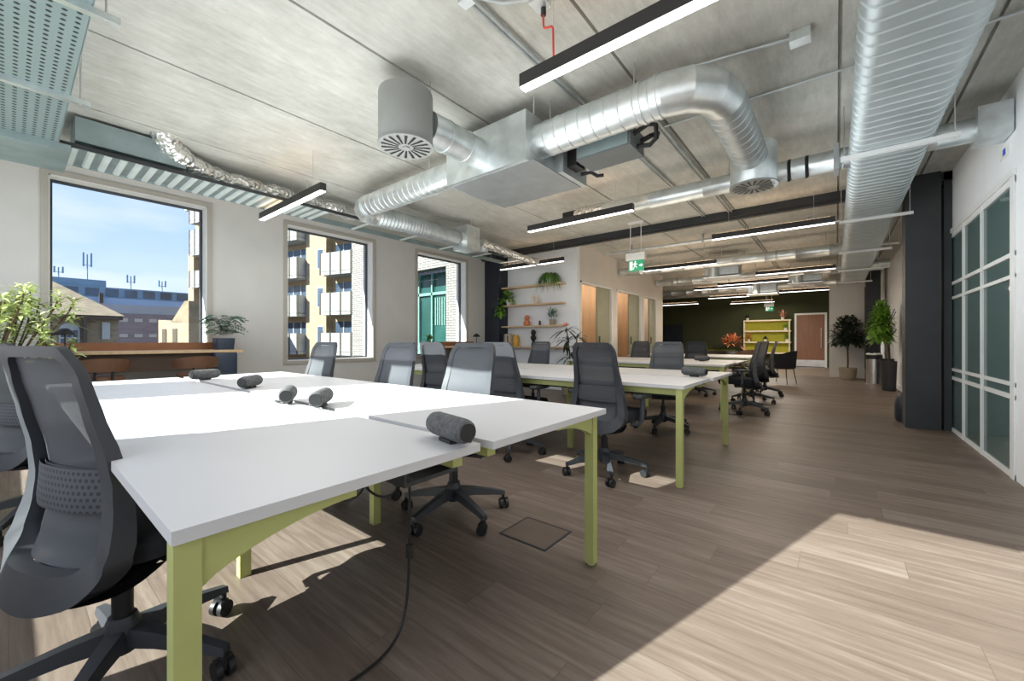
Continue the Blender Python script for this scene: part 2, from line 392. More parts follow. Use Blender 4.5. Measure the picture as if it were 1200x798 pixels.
WINL = [(.26, 1.63), (2.62, 4.06), (5.04, 6.38)]
WZ0, WZ1 = .74, 2.80
def wall_with_holes(axis, c0, c1, a0, a1, z0, z1, holes):
    """slab between c0..c1 thick, running a0..a1, with rectangular holes (h0,h1,hz0,hz1)"""
    mb = MB()
    def bx(p, q, za, zb):
        if q-p < 1e-4 or zb-za < 1e-4: return
        if axis == 'Y': mb.box(c0, c1, p, q, za, zb)
        else: mb.box(p, q, c0, c1, za, zb)
    cur = a0
    for h0, h1, hz0, hz1 in holes:
        bx(cur, h0, z0, z1); bx(h0, h1, z0, hz0); bx(h0, h1, hz1, z1); cur = h1
    bx(cur, a1, z0, z1)
    return mb
struct('wall_left', wall_with_holes('Y', XL-.30, XL, -1.5, 7.6, 0, CZ, [(a, b, WZ0, WZ1) for a, b in WINL]), M['wall'], smooth=False)
def window_left(n, a, b):
    w = structE('window_%d' % n, 'tall rectangular window with grey frame in the side wall')
    mb = MB()   # frame architrave on the room face
    t, p = .055, .018
    mb.box(XL, XL+p, a-t, a, WZ0-t, WZ1+t).box(XL, XL+p, b, b+t, WZ0-t, WZ1+t).box(XL, XL+p, a, b, WZ1, WZ1+t).box(XL, XL+p, a, b, WZ0-t, WZ0)
    mb.build('window_trim', M['frame_grey'], w, smooth=False)
    rv = MB(); g = .012
    rv.box(XL-.29, XL+.001, a, a+g, WZ0, WZ1).box(XL-.29, XL+.001, b-g, b, WZ0, WZ1).box(XL-.29, XL+.001, a, b, WZ1-g, WZ1).box(XL-.29, XL+.001, a, b, WZ0, WZ0+g)
    rv.build('window_reveal', M['reveal'], w, smooth=False)
    fr = MB(); x0, x1, k = XL-.20, XL-.15, .024
    fr.box(x0, x1, a+g, a+g+k, WZ0+g, WZ1-g).box(x0, x1, b-g-k, b-g, WZ0+g, WZ1-g).box(x0, x1, a+g+k, b-g-k, WZ1-g-k, WZ1-g).box(x0, x1, a+g+k, b-g-k, WZ0+g, WZ0+g+k)
    fr.build('window_frame', M['frame_dark'], w, smooth=False)
    MB().box(XL-.178, XL-.172, a+g+k, b-g-k, WZ0+g+k, WZ1-g-k).build('window_pane', M['glass'], w, smooth=False)
for i, (a, b) in enumerate(WINL): window_left(i+1, a, b)
# wall behind the photographer with the windows the sun comes through
WINB = [(-5.9, -4.55), (-3.5, -2.15), (-1.24, .15)]
struct('wall_rear', wall_with_holes('X', YB-.06, YB, -7.0, 4.2, 0, CZ, [(a, b, WZ0, WZ1+.03) for a, b in WINB]), M['wall'], smooth=False)
# right wall with the opening of the glazed partition
GY0, GY1, GZ = 4.72, 7.02, 2.29
struct('wall_right', wall_with_holes('Y', XR, XR+.12, -1.08, YF, 0, CZ, [(GY0, GY1, 0, GZ)]), M['wall_white'], smooth=False)
struct('wall_far', MB().box(-7.2, 4.2, YF, YF+.15, 0, CZ), M['green_wall'], smooth=False)
struct('wall_far_left', MB().box(-7.2, -7.05, 7.6, YF, 0, CZ), M['green_wall'], smooth=False)
# meeting room block in the middle: shelf wall facing the camera and its long side with three doorways
PX, PY = -4.15, 7.32
DOORS = [(7.40, 8.95), (9.19, 10.78), (10.96, 11.98)]
struct('wall_shelf_side', MB().box(XL, PX, PY, PY+.10, 0, CZ), M['wall_white'], smooth=False)
struct('wall_pod_side', wall_with_holes('Y', PX-.10, PX, PY+.10, 12.45, 0, CZ, [(max(a, PY+.12), b, 0, 2.29) for a, b in DOORS]), M['pod'], smooth=False)
struct('wall_pod_end', MB().box(-6.9, PX, 12.45, 12.55, 0, CZ), M['pod'], smooth=False)
struct('wall_pod_inner', MB().box(-6.2, -6.1, PY+.1, 12.45, 0, CZ), M['orange_wood'], smooth=False)
for i, y in enumerate((9.07, 10.87)):
    struct('wall_pod_cross' + ('' if i == 0 else '_second'), MB().box(-6.1, PX-.1, y-.05, y+.05, 0, CZ), M['orange_wood'], smooth=False)
for i, (a, b) in enumerate(DOORS):
    a = max(a, PY+.12)
    d = structE('door_%d' % (i+2), 'glazed sliding door of a small meeting room')
    mb = MB(); k = .035
    mb.box(PX-.12, PX+.015, a, a+k, 0, 2.29).box(PX-.12, PX+.015, b-k, b, 0, 2.29).box(PX-.12, PX+.015, a, b, 2.29-k, 2.29)
    mb.build('door_frame', M['white_frame'], d, smooth=False)
    s0 = a + (b-a)*.56
    lf = MB().box(PX-.08, PX-.04, s0, b-k, .02, 2.25).build('door_leaf', mat('olive_leaf_%d' % i, rgb(148, 148, 124), .45, var=.06), d, smooth=False)
    MB().cyl((PX-.02, s0+.08, .95), (PX-.02, s0+.08, 1.15), .012, n=8).build('door_handle', M['black'], lf)
    ip = MB().box(PX-1.2, PX-.5, a+.02, a+.06, .0, 2.6).build('timber_lining', M['orange_wood'], d, smooth=False)
# white block beyond and dark columns
struct('wall_end_right', MB().box(-.16, .61, 14.8, 15.6, 0, CZ), M['wall'], smooth=False)
struct('column', MB().box(.65, .95, 6.78, 7.08, 0, CZ).box(.98, 1.045, 6.84, 7.02, 0, CZ), M['steel_dark'], smooth=False, bevel=.006)
struct('column_far', MB().box(.63, .92, 14.5, 14.8, 0, CZ), M['steel_dark'], smooth=False)
struct('column_navy', MB().box(XL, -6.0, 7.0, PY, 0, CZ), M['navy'], smooth=False)
struct('beam', MB().box(XL, XR, 6.84, 7.04, CZ-.10, CZ).box(XL, XR, 6.9, 6.98, CZ-.13, CZ-.10), M['steel_dark'], smooth=False)
struct('beam_far', MB().box(-7.05, XR, 13.9, 14.1, CZ-.12, CZ), M['steel_dark'], smooth=False)
mb = MB().box(XL, XL+.015, -1.08, 7.0, 0, .1); struct('baseboard_left', mb, M['wall_white'], smooth=False)
struct('baseboard_right', MB().box(XR-.015, XR, 7.06, 14.5, 0, .1), M['wall_white'], smooth=False)
# glazed partition in the right wall
gp = structE('window_4', 'white framed glazed partition with teal glass on the long wall')
mb = MB(); x0, x1 = XR-.012, XR+.028
for y, w in ((GY0, .09), (5.6, .03), (6.29, .03), (6.97, .05)): mb.box(x0, x1, y, y+w, 0, GZ)
for z, h in ((0, .04), (.60, .035), (.70, .03), (1.525, .03), (1.69, .035), (GZ-.05, .05)): mb.box(x0+.006, x1-.006, GY0, GY1, z, z+h)
mb.build('window_frame', M['white_frame'], gp, smooth=False)
MB().box(XR+.006, XR+.012, GY0+.05, GY1-.03, .03, GZ-.03).build('window_pane', M['tglass'], gp, smooth=False)
struct('wall_side_room', MB().box(3.9, 4.0, -1.08, 9, 0, CZ).box(XR+.12, 3.9, 8.9, 9, 0, CZ), mat('side_room_wall', rgb(120, 136, 134), .8), smooth=False)
struct('trim_1', MB().box(XR-.02, XR, GY0-.02, GY1+.07, GZ, GZ+.05).box(XR-.02, XR, GY1, GY1+.07, 0, GZ), M['white_frame'], smooth=False)
tag(MB().box(1.7, 2.3, 5.2, 6.9, .70, .73).box(1.72, 1.77, 5.25, 5.3, 0, .7).box(2.23, 2.28, 5.25, 5.3, 0, .7).box(1.72, 1.77, 6.8, 6.85, 0, .7).box(2.23, 2.28, 6.8, 6.85, 0, .7)
    .build('meeting_table', M['black'], smooth=False), 'dim dark meeting table behind the teal glass partition', 'table')
# far door
d = structE('door_1', 'brown timber door in the dark green end wall')
mb = MB(); y = YF-.03
mb.box(-1.32, -1.25, y, YF, 0, 2.14).box(-.35, -.28, y, YF, 0, 2.14).box(-1.25, -.35, y, YF, 2.07, 2.14)
mb.build('door_frame', M['white_frame'], d, smooth=False)
lf = MB().box(-1.25, -.35, y+.008, YF, .02, 2.07).build('door_leaf', M['wood_door'], d, smooth=False)
MB().box(-1.25, -.35, y, y+.008, .02, .28).build('kick_plate', M['silver'], d, smooth=False)
MB().cyl((-.46, y-.04, .75), (-.46, y-.04, 1.55), .018, n=8).box(-.47, -.45, y-.04, y+.01, .8, .82).box(-.47, -.45, y-.04, y+.01, 1.48, 1.5).build('door_handle', M['silver'], lf)

# ------------------------------------------------------------------ bench desks
def bench(label, x1, nx, y0, dw=1.205, off=.02, depth=.75, gap=.04):
    t = thing('bench_desk', label, 'desk', (x1, y0, 0), 'white bench desks with olive legs')
    zt, th = .73, .025
    for row in range(2):
        ya = y0 + row*(depth+gap); yb = ya+depth+(.05 if row else 0); xo = off*row
        for k in range(nx):
            xb = x1 + xo - k*dw; xa = xb - dw + .004
            MB().box(xa, xb, ya, yb, zt-th, zt).build('desktop', [M['desk']], t, smooth=False, bevel=.002)
    W = 2*depth+gap+.05
    xe = x1 - nx*dw
    fr = MB()
    for yy in (y0+.035, y0+depth-.06, y0+depth+gap+.06, y0+W-.075): fr.box(xe+.08, x1-.06, yy, yy+.04, zt-th-.05, zt-th)
    fr.build('under_frame', M['olive'], t, smooth=False)
    def leg(x, y, sy):
        mb = MB(); s = .02; g = .30
        mb.box(x-.022, x+.022, y-s, y+s, .008, zt-th)
        poly = [(x-.016, y+sy*s*.5, zt-th), (x-.016, y+sy*(s+g), zt-th), (x-.016, y+sy*(s+g), zt-th-.022)]
        for q in range(9):
            a = q/8; poly.append((x-.016, y+sy*(s+g*(1-a)**1.25*.95), zt-th-.022-.075*a**1.7))
        poly.append((x-.016, y+sy*s*.5, zt-th-.105))
        mb.prism(poly, (.032, 0, 0))
        mb.cyl((x, y, 0), (x, y, .01), .018, n=10)
        mb.build('leg', M['olive'], t, smooth=False)
    for xx in (x1-.035, xe+.04): leg(xx, y0+.025, 1); leg(xx, y0+W-.045, -1)
    for k in range(1, nx):
        for yy in (y0+.49, y0+1.15):
            x = x1-k*dw; MB().box(x-.022, x+.022, yy-.022, yy+.022, 0, zt-th).build('leg', M['olive'], t, smooth=False)
    bb = MB(); bb.box(xe+.25, x1-.25, y0+depth-.10, y0+depth+gap+.10, .56, .575)
    bb.box(xe+.25, x1-.25, y0+depth-.10, y0+depth-.09, .575, .63).box(xe+.25, x1-.25, y0+depth+gap+.09, y0+depth+gap+.10, .575, .63)
    for k in range(nx): bb.box(x1-dw*(k+.5)-.02, x1-dw*(k+.5)+.02, y0+depth-.02, y0+depth+.0, .575, .71)
    bb.build('cable_basket', M['steel_dark'], t, smooth=False)
    return t
bench('white bench desk closest to the camera with grey power units along its middle', -.865, 3, .17)
bench('white bench desk second from the camera, behind the mesh-backed chair with armrests', -.835, 3, 2.97)
bench('third white bench desk from the camera, under the illuminated exit sign', -1.13, 2, 5.85)
bench('white bench desk farthest down the room, near the olive shelves', -1.25, 2, 8.70)

# ------------------------------------------------------------------ office chair
def make_chair(label):
    t = thing('office_chair', label, 'chair', (0,0,0), 'black mesh office chairs')
    mb = MB()
    mb.lathe([(.036,.09),(.045,.11),(.045,.17),(.034,.20)], (0,0,0), 14)
    for k in range(5):
        a = 2*PI*k/5 + .35; d = V((math.cos(a), math.sin(a), 0)); s = V((-d.y, d.x, 0))
        rings = []
        for r, z, w, h in ((.03,.145,.030,.030), (.12,.135,.026,.024), (.24,.112,.020,.018), (.325,.092,.017,.013)):
            c = d*r + V((0,0,z)); rings.append([c+s*w+V((0,0,-h)), c+s*w*.75+V((0,0,h*.8)), c-s*w*.75+V((0,0,h*.8)), c-s*w+V((0,0,-h))])
        mb.loft(rings)
    base = mb.build('star_base', M['char'], t)
    for k in range(5):
        a = 2*PI*k/5 + .35; d = V((math.cos(a), math.sin(a), 0)); c = d*.318; b2 = a + 1.0 + k*.7
        ax = V((math.cos(b2), math.sin(b2), 0)); q = c + V((-ax.y, ax.x, 0))*.012
        mb = MB()
        for sgn in (-1, 1):
            p0 = q + ax*sgn*.008 + V((0,0,.029)); p1 = q + ax*sgn*.026 + V((0,0,.029))
            mb.cyl(p0, p1, .029, n=14)
        mb.cyl(c+V((0,0,.03)), c+V((0,0,.085)), .009, n=8).obox(q+V((0,0,.050)), (.05,.018,.026), Matrix.Rotation(b2, 3, 'Z'))
        mb.build('caster', M['black'], base)
    MB().cyl((0,0,.19), (0,0,.28), .026, n=14).cyl((0,0,.28), (0,0,.37), .016, n=12).build('gas_lift', M['black'], t)
    mb = MB(); mb.box(-.09, .09, -.14, .13, .365, .415).box(-.04, .04, -.19, -.12, .37, .41).box(.09, .17, .02, .035, .385, .40).box(-.15, -.09, -.04, -.025, .385, .40)
    mb.build('mechanism', M['black'], t, smooth=False, bevel=.006)
    # seat
    rings = []
    for z, sc, fy in ((.415,.90,0), (.422,.97,0), (.445,1.0,0), (.475,.995,0), (.492,.95,0), (.500,.82,0), (.502,.5,0)):
        rings.append([V((x*sc, y*sc+.115, z - (.018*max(0, (y*sc-.10)/.13)**2) + .012*(abs(x*sc)/.24)**2)) for x, y in rrect(.48, .45, .10, 6)])
    MB().loft(rings).build('seat', M['fabric'], t)
    # backrest
    prof = [(.34,-.205),(.43,-.190),(.50,-.160),(.58,-.138),(.66,-.126),(.75,-.130),(.85,-.147),(.95,-.165),(1.04,-.192)]
    def P(z):
        for (za, ya), (zb, yb) in zip(prof, prof[1:]):
            if z <= zb: 
                k = max(0, (z-za)/(zb-za)); k = k*k*(3-2*k)*.5 + k*.5; return ya+(yb-ya)*k
        return prof[-1][1]
    def Wd(z): 
        ws = [(.34,.225),(.42,.248),(.50,.242),(.60,.220),(.70,.204),(.85,.188),(1.04,.180)]
        for (za, wa), (zc, wc) in zip(ws, ws[1:]):
            if z <= zc: return wa+(wc-wa)*max(0, (z-za)/(zc-za))
        return ws[-1][1]
    zb, zt = .345, 1.035
    def outline(n=44):
        pts = []
        rr = rrect(2, 2, .28, 8)
        for i, (x, y) in enumerate(rr):
            x2, y2 = rr[(i+1) % len(rr)]; k = max(1, round(math.hypot(x2-x, y2-y)/.10))
            for j in range(k): pts.append((x+(x2-x)*j/k, (y+(y2-y)*j/k+1)/2))
        return pts
    rings = []
    for u, v in outline():
        z = zb + v*(zt-zb); W = Wd(z); xo = u*W
        rail = .032 + .026*(1-v)**1.5
        zi = zb+.10 + v*(zt-.030-zb-.10); xi = u*(Wd(zi)-rail)
        yo, yi = P(z), P(zi)
        dp = .014 + .014*(1-v)**1.5
        wrap = .10*(abs(u)**2.5)*(1-v)**1.9; z += .05*(abs(u)**2)*(1-v)**3      # side rails wrap forward lower down
        rings.append([V((xo, yo+dp*.6+wrap, z)), V((xo, yo-dp+wrap*.7, z)), V((xi, yi-dp*1.05+wrap*.55, zi)), V((xi, yi+dp*.4+wrap*.8, zi))])
    fr = MB(); fr.loft(rings, closed=True)
    frame = fr.build('back_frame', M['char'], t, angle=40)
    def mfn(a, b):
        u = a*2-1; z = zb+.10 + b*(zt-.03-zb-.102); v = (z-zb)/(zt-zb); W = Wd(z)-.030-.024*(1-v)**1.5
        return V((u*W, P(z)-.004 + (.006+.08*(1-v)**1.9)*abs(u)**2.5 + .025*(1-v)**2, z))
    MB().grid(mfn, 14, 24).build('mesh_panel', M['mesh'], frame, angle=80)
    def lfn(a, b):
        u = a*2-1; z = .585 + b*.115; v = (z-zb)/(zt-zb); W = Wd(z)-.032-.024*(1-v)**1.5
        return V((u*W, P(z)-.020 + (.010+.08*(1-v)**1.9)*abs(u)**2.5 - .006*math.sin(PI*b), z))
    mb = MB(); mb.grid(lfn, 14, 5); mb.grid(lambda a, b: lfn(a, b)+V((0,.012,0)), 14, 5)
    mb.build('lumbar_pad', M['lumbar'], frame, angle=80)
    # lower shell joining the back to the seat mechanism
    def sfn(a, b):
        u = a*2-1; y = -.200 + .20*b; z = .385 - .03*math.sin(PI*min(1, b*.9+.1))
        return V((u*(.215-.03*b), y + .02*abs(u)**2, z + .03*abs(u)**3))
    mb = MB(); mb.grid(sfn, 12, 6); mb.grid(lambda a, b: sfn(a, b)-V((0,0,.02)), 12, 6)
    mb.build('back_shell', M['char'], t, angle=60)
    for s in (-1, 1):
        ar = MB(); ar.tube([(s*.20,.04,.405),(s*.255,.06,.41),(s*.282,.06,.44),(s*.286,.06,.52),(s*.286,.06,.615)], .017, 8)
        arm = ar.build('armrest', M['char_lt'], t)
        rr = [[V((s*.286+x*k, y*k+.07, z)) for x, y in rrect(.075, .24, .034, 4)] for z, k in ((.612,.9),(.620,1),(.634,1),(.642,.9))]
        MB().loft(rr).build('arm_pad', M['char'], arm)
    return t
D = math.radians
chair = make_chair('black mesh office chair in the near corner, its back to the camera')
chair.location = (-1.73, .222, 0); chair.rotation_euler = (0, 0, D(18.5))
CH = [
 (-3.62, .12, 24, 'black mesh office chair half hidden behind the nearest chair, beside the variegated plant'),
 (-1.80, 1.68, 184, 'mesh office chair with sunlit silvery back behind the closest bench desk'),
 (-2.57, 1.68, 184, 'mesh office chair with one sunlit stripe down its back, at the closest bench desk'),
 (-3.72, 1.68, 186, 'small-looking office chair standing alone before the middle window'),
 (-3.32, 2.96, 3, 'dark office chair between the stripe-lit and the silvery sunlit chairs'),
 (-2.40, 2.97, -2, 'dark office chair directly right of the silvery sunlit chair back'),
 (-1.44, 2.97, -3, 'large mesh office chair in the aisle with its casters in a sunlit floor patch'),
 (-1.60, 4.85, 180, 'grey office chair behind the second bench desk, its star base seen between the olive legs'),
 (-3.50, 4.86, 172, 'dark office chair in front of the lowest white wall shelf, behind the second bench desk'),
 (-3.12, 7.95, 180, 'small dark office chair in front of the meeting room doorways'),
 (-1.05, 6.75, 105, 'black office chair at the end of the third bench desk, beside the aisle'),
 (-1.12, 7.95, 118, 'black office chair in the middle of the dark row beside the aisle'),
 (-1.08, 9.15, 100, 'black office chair at the far end of the dark row beside the aisle'),
 (-2.1, 8.35, 5, 'black office chair behind the third bench desk, left of the dark row beside the aisle'),
]
for x, y, a, lab in CH: dup(chair, (x, y, 0), D(a), lab)

# dark tub chair and low chairs at the end of the room
def tub(label, x, y, rz, m, name='tub_chair', s=1.0):
    t = thing(name, label, 'chair', (0,0,0), None)
    rings = []
    MB().loft([[V((p*k*s, q*k*s, z*s)) for p, q in rrect(.5,.5,.12,5)] for z, k in ((.36,.9),(.38,1),(.44,1),(.46,.9))]).build('seat', m, t)
    def bf(a, b):
        ang = D(200)*(a-.5) - PI/2; r = .26+.03*b
        return V((math.cos(ang)*r, math.sin(ang)*r, .38+b*(.42-.18*abs(2*a-1)**2)))*s
    mb = MB(); mb.grid(bf, 18, 5)
    mb.grid(lambda a, b: bf(a, b)*1.0 + V((math.cos(D(200)*(a-.5)-PI/2), math.sin(D(200)*(a-.5)-PI/2), 0))*.03*s, 18, 5)
    mb.build('backrest', m, t, angle=70)
    for sx in (-1, 1):
        for sy in (-1, 1): MB().cyl((sx*.18*s, sy*.18*s, .37*s), (sx*.23*s, sy*.23*s, 0), .012*s, .009*s, n=8).build('leg', M['black'], t)
    t.location = (x, y, 0); t.rotation_euler = (0,0,rz)
    return t
tub('black tub chair near the wooden door at the end of the room', -1.05, 11.9, D(70), M['fabric'])
tub('brown tub chair between the far bench desk and the olive shelves', -1.9, 12.3, D(160), M['tan'])

# ------------------------------------------------------------------ desk power units and cables
def power_unit(label, x, y, z, rz):
    t = thing('desk_power_unit', label, 'power unit', (0,0,0), 'grey desk power units')
    mb = MB(); n = 16; L = .105
    prof = [(-L-.000,.020),(-L,.027),(-L+.010,.035),(-L+.03,.038),(L-.03,.038),(L-.010,.035),(L,.027),(L,.020)]
    mb.loft([[V((x_, r*math.cos(2*PI*k/n+.2), .047+r*math.sin(2*PI*k/n+.2))) for k in range(n)] for x_, r in prof])
    b = mb.build('body', M['speckle'], t, angle=50)
    for s in (-1, 1):
        mb = MB(); mb.loft([[V((s*(L+e), r*math.cos(2*PI*k/n), .047+r*math.sin(2*PI*k/n))) for k in range(n)] for e, r in ((-.002,.029),(.003,.027))])
        mb.build('end_cap', M['black'], b)
    MB().box(-.035, .035, -.020, .020, 0, .012).build('foot', M['black'], t, smooth=False)
    MB().tube([(-.03,.0,.02),(-.02,.045,.012),(.03,.06,.008),(.05,.045,.004),(.055,.03,-.02)], .005, 6).build('lead', M['black'], t)
    t.location = (x, y, z); t.rotation_euler = (0,0,rz); return t
pu = power_unit('grey cylindrical power unit on the corner of the closest bench desk', -.955, .875, .73, D(-12))
for x, y, z, a, lab in ((-1.95, .95, .73, 140, 'dark power unit with an open end, right one of the two mid-bench cylinders'),
                        (-2.20, .90, .73, 152, 'pale sunlit power unit, left one of the two mid-bench cylinders'),
                        (-3.08, 1.02, .73, 135, 'dark power unit alone on the shaded strip of the closest bench desk'),
                        (-4.0, 1.0, .73, 110, 'power unit at the far end of the closest bench desk, below the navy pot'),
                        (-.98, 3.80, .73, -12, 'grey power unit lying at the end of the second bench desk'),
                        (-1.62, 6.70, .73, 5, 'small dark power unit on the third bench desk')):
    dup(pu, (x, y, z), D(a), lab)
def bez(p0, p1, p2, p3, n=20):
    p0, p1, p2, p3 = map(V, (p0, p1, p2, p3))
    return [p0*(1-t)**3 + p1*3*t*(1-t)**2 + p2*3*t*t*(1-t) + p3*t**3 for t in (i/n for i in range(n+1))]
t = thing('power_cable', 'black power cable hanging from the closest bench desk and curving over the floor', 'cable', (-1.4, .9, 0))
path = [(-1.19,.90,.70),(-1.195,.90,.40)] + bez((-1.195,.90,.38),(-1.2,.90,.10),(-1.17,.88,.006),(-1.16,.72,.006)) + bez((-1.16,.72,.006),(-1.15,.55,.006),(-1.2,.40,.006),(-1.42,.22,.006))[1:]
MB().tube(path, .0055, 6).build('lead', M['black'], t)
MB().box(-1.203,-1.182,.891,.909,.27,.32).build('connector', M['black'], t, smooth=False, bevel=.004)
tag(MB().tube(bez((-1.75,1.0,.60),(-1.75,1.0,.25),(-1.5,1.15,.25),(-1.45,1.05,.60)), .006, 6).tube(bez((-2.0,.95,.60),(-2.0,.9,.15),(-1.7,1.1,.2),(-1.6,1.0,.60)), .006, 6)
    .build('cable_loop', M['black']), 'black cables looping down under the middle of the closest bench desk', 'cable')
t = thing('floor_box', 'flush floor socket box with metal rim beside the closest bench desk', 'floor socket', (-1.28, 1.8, 0))
MB().box(-1.42,-1.14,1.68,1.92,0,.004).build('lid', mat('floor_box_lid', rgb(92, 78, 68), .5, var=.1), t, smooth=False)
MB().box(-1.43,-1.42,1.67,1.93,0,.005).box(-1.14,-1.13,1.67,1.93,0,.005).box(-1.42,-1.14,1.67,1.68,0,.005).box(-1.42,-1.14,1.92,1.93,0,.005).build('rim', M['steel_dark'], t, smooth=False)

# ------------------------------------------------------------------ strip lights
def strip(label, x0, x1, y, z=2.55, drop=True):
    t = thing('strip_light', label, 'ceiling light', ((x0+x1)/2, y, z), 'black suspended strip lights')
    MB().box(x0, x1, y-.03, y+.03, z+.008, z+.085).build('housing', M['light_black'], t, smooth=False, bevel=.002)
    MB().box(x0+.004, x1-.004, y-.027, y+.027, z, z+.010).build('diffuser', M['diff'], t, smooth=False)
    MB().box(x0+.05, x1-.05, y-.02, y+.02, z+.085, z+.088).build('uplight', M['uplight'], t, smooth=False)
    for xx in (x0+.22, x1-.22): MB().cyl((xx, y, z+.085), (xx, y, CZ), .002, n=5).build('suspension_wire', M['silver'], t)
    return t
SL = [(-5.60,-4.02,1.98,'short-looking strip light hanging in front of the gap between two windows'),
      (-1.47,.06,1.93,'large strip light cut by the top edge of the picture, next to the red cable'),
      (-3.33,-1.83,4.52,'strip light below the second air handling unit, over the second bench desk'),
      (-1.45,-.01,6.60,'strip light ending beside the ribbed flat duct, in front of the long far duct'),
      (-5.59,-4.03,6.58,'strip light hanging in front of the white wall shelves'),
      (-3.28,-1.83,8.67,'strip light just beyond the exit sign'),
      (-1.45,-.01,10.8,'strip light over the far bench desk, below the long far duct'),
      (-3.33,-1.85,12.9,'strip light deep in the room over the tub chairs'),
      (-2.55,-.80,12.25,'strip light running toward the far grey plenum box'),
      (-3.6,-1.85,15.8,'strip light deep in the room above the dark green wall'),
      (-6.0,-4.4,17.7,'strip light in the dark far corner beyond the meeting rooms'),
      (-1.4,.0,15.2,'strip light near the grey block by the wooden door'),
      (-3.4,-1.87,18.6,'strip light nearest to the olive shelves')]
for a in SL: strip(a[3], a[0], a[1], a[2])
# red cable with its box feeding the large strip light
t = thing('light_feed', 'red cable dropping from a small metal ceiling box to the large strip light', 'cable', (-1.3, 1.93, 2.9))
MB().box(-1.36,-1.27,1.84,1.94,2.955,CZ).build('ceiling_box', M['galv'], t, smooth=False, bevel=.004)
MB().cyl((-1.31,1.92,2.955),(-1.31,1.92,2.915),.016,n=10).build('gland', M['black'], t)
MB().tube([(-1.31,1.92,2.92),(-1.31,1.92,2.86),(-1.305,1.92,2.84),(-1.28,1.92,2.83),(-1.255,1.92,2.825),(-1.245,1.92,2.81),(-1.24,1.92,2.64)], .006, 8).build('red_lead', M['red'], t)

# ------------------------------------------------------------------ ventilation
def spiral(mb, p0, p1, r, pitch=.12, n=24, ridge=.004):
    p0, p1 = V(p0), V(p1); L = (p1-p0).length; ax = (p1-p0)/L; rings = []; k = 0; s = 0
    rings.append(mb.ring(p0, ax, r, n))
    while s + pitch < L:
        s += pitch
        for ds, rr in ((-.008, r), (-.003, r+ridge), (.003, r+ridge), (.008, r)): rings.append(mb.ring(p0+ax*(s+ds), ax, rr, n))
    rings.append(mb.ring(p1, ax, r, n)); mb.loft(rings); return mb
def elbow(mb, c, r, R_, a_from, a_to, plane_u, plane_v, seg=5, n=24):
    """c: bend centre; R_: bend radius; gored elbow between two directions"""
    u, v = V(plane_u), V(plane_v); rings = []
    for i in range(seg+1):
        a = a_from + (a_to-a_from)*i/seg; p = V(c) + u*R_*math.cos(a) + v*R_*math.sin(a); tdir = -u*math.sin(a)+v*math.cos(a)
        rings.append(mb.ring(p, tdir, r, n, ref=(0,0,1)))
    mb.loft(rings); return mb
def rods(parent, pts, z, name='hanger_rod'):
    for x, y in pts: MB().cyl((x, y, z), (x, y, CZ), .005, n=6).build(name, M['silver'], parent)
def drum(label, x, y, zb, zt, r, m='grey_drum'):
    t = thing('air_diffuser', label, 'air diffuser', (x, y, zb), 'round swirl air diffusers')
    MB().lathe([(r*.96,zb),(r,zb+.012),(r,zt-.015),(r*.98,zt)], (x, y, 0), 36).build('plenum_drum', M[m], t)
    mb = MB(); mb.lathe([(r*1.03,zb+.004),(r*1.03,zb-.008),(r*.2,zb-.010)], (x, y, 0), 36); fc = mb.build('swirl_face', M['grey_drum'], t)
    n = 18; mb = MB()
    for k in range(n):
        a = 2*PI*k/n; d = V((math.cos(a), math.sin(a), 0)); s = V((-d.y, d.x, 0)); c = V((x, y, zb-.0115)); w = .011
        q = [c+d*r*.28+s*w*.5, c+d*r*.90+s*w+s*.012, c+d*r*.90-s*w+s*.012, c+d*r*.28-s*w*.5]
        mb.f([mb.v(p) for p in q])
    mb.build('slots', M['black'], fc, smooth=False)
    MB().cyl((x, y, zb-.018), (x, y, zb-.008), r*.14, n=12).build('hub', M['grey_drum'], fc)
    rods(t, [(x+.05, y+r*.96)], zt-.05)
    return t
drum('grey drum-shaped air diffuser with slotted swirl face, closest to the camera', -2.47, 1.83, 2.48, 2.86, .195)
drum('second drum air diffuser at the end of the bent spiral duct', -.60, 4.32, 2.48, 2.84, .19, 'galv')

DZ, DY, DR = 2.71, 2.78, .135
t = thing('spiral_duct', 'large galvanised spiral duct with an elbow, right of the air handling unit', 'air duct', (-1.9, DY, DZ))
mb = MB(); spiral(mb, (-1.93, DY, DZ), (-.90, DY, DZ), DR, .105); mb.build('straight_run', M['galv'], t)
mb = MB(); elbow(mb, (-.90, DY+.29, DZ), DR+.004, .29, -PI/2, 0, (1,0,0), (0,1,0), 3); mb.build('elbow', M['galv'], t, angle=17)
mb = MB(); spiral(mb, (-.61, DY+.29, DZ), (-.605, 4.18, DZ), DR, .105); mb.build('branch_run', M['galv_dull'], t)
mb = MB()
for x in (-1.05, -.94): mb.cyl((x-.012, DY, DZ), (x+.012, DY, DZ), DR+.007, n=24)
mb.build('duct_collar', M['galv'], t)
rods(t, [(-1.83, DY-.0), (-1.12, DY)], DZ+DR)
t = thing('spiral_duct', 'galvanised spiral duct left of the air handling unit turning into a flexible hose', 'air duct', (-2.9, DY, DZ))
mb = MB(); spiral(mb, (-2.85, DY, DZ), (-4.50, DY, DZ), DR-.01, .09); mb.build('straight_run', M['galv'], t)
mb = MB(); elbow(mb, (-4.50, DY+.24, DZ-.01), DR, .24, -PI/2, -PI, (1,0,0), (0,1,0), 5); mb.build('elbow', M['galv'], t, angle=15)
pts, rad = [], []
mb = MB(); rings = []
for i in range(90):
    s = i/89; p = V((-4.74 + .03*math.sin(s*5), DY+.24+s*1.55, DZ-.02)); rings.append(mb.ring(p, (0,1,0), .122+.010*(i % 3 == 0)-.006*(i % 3 == 1), 20))
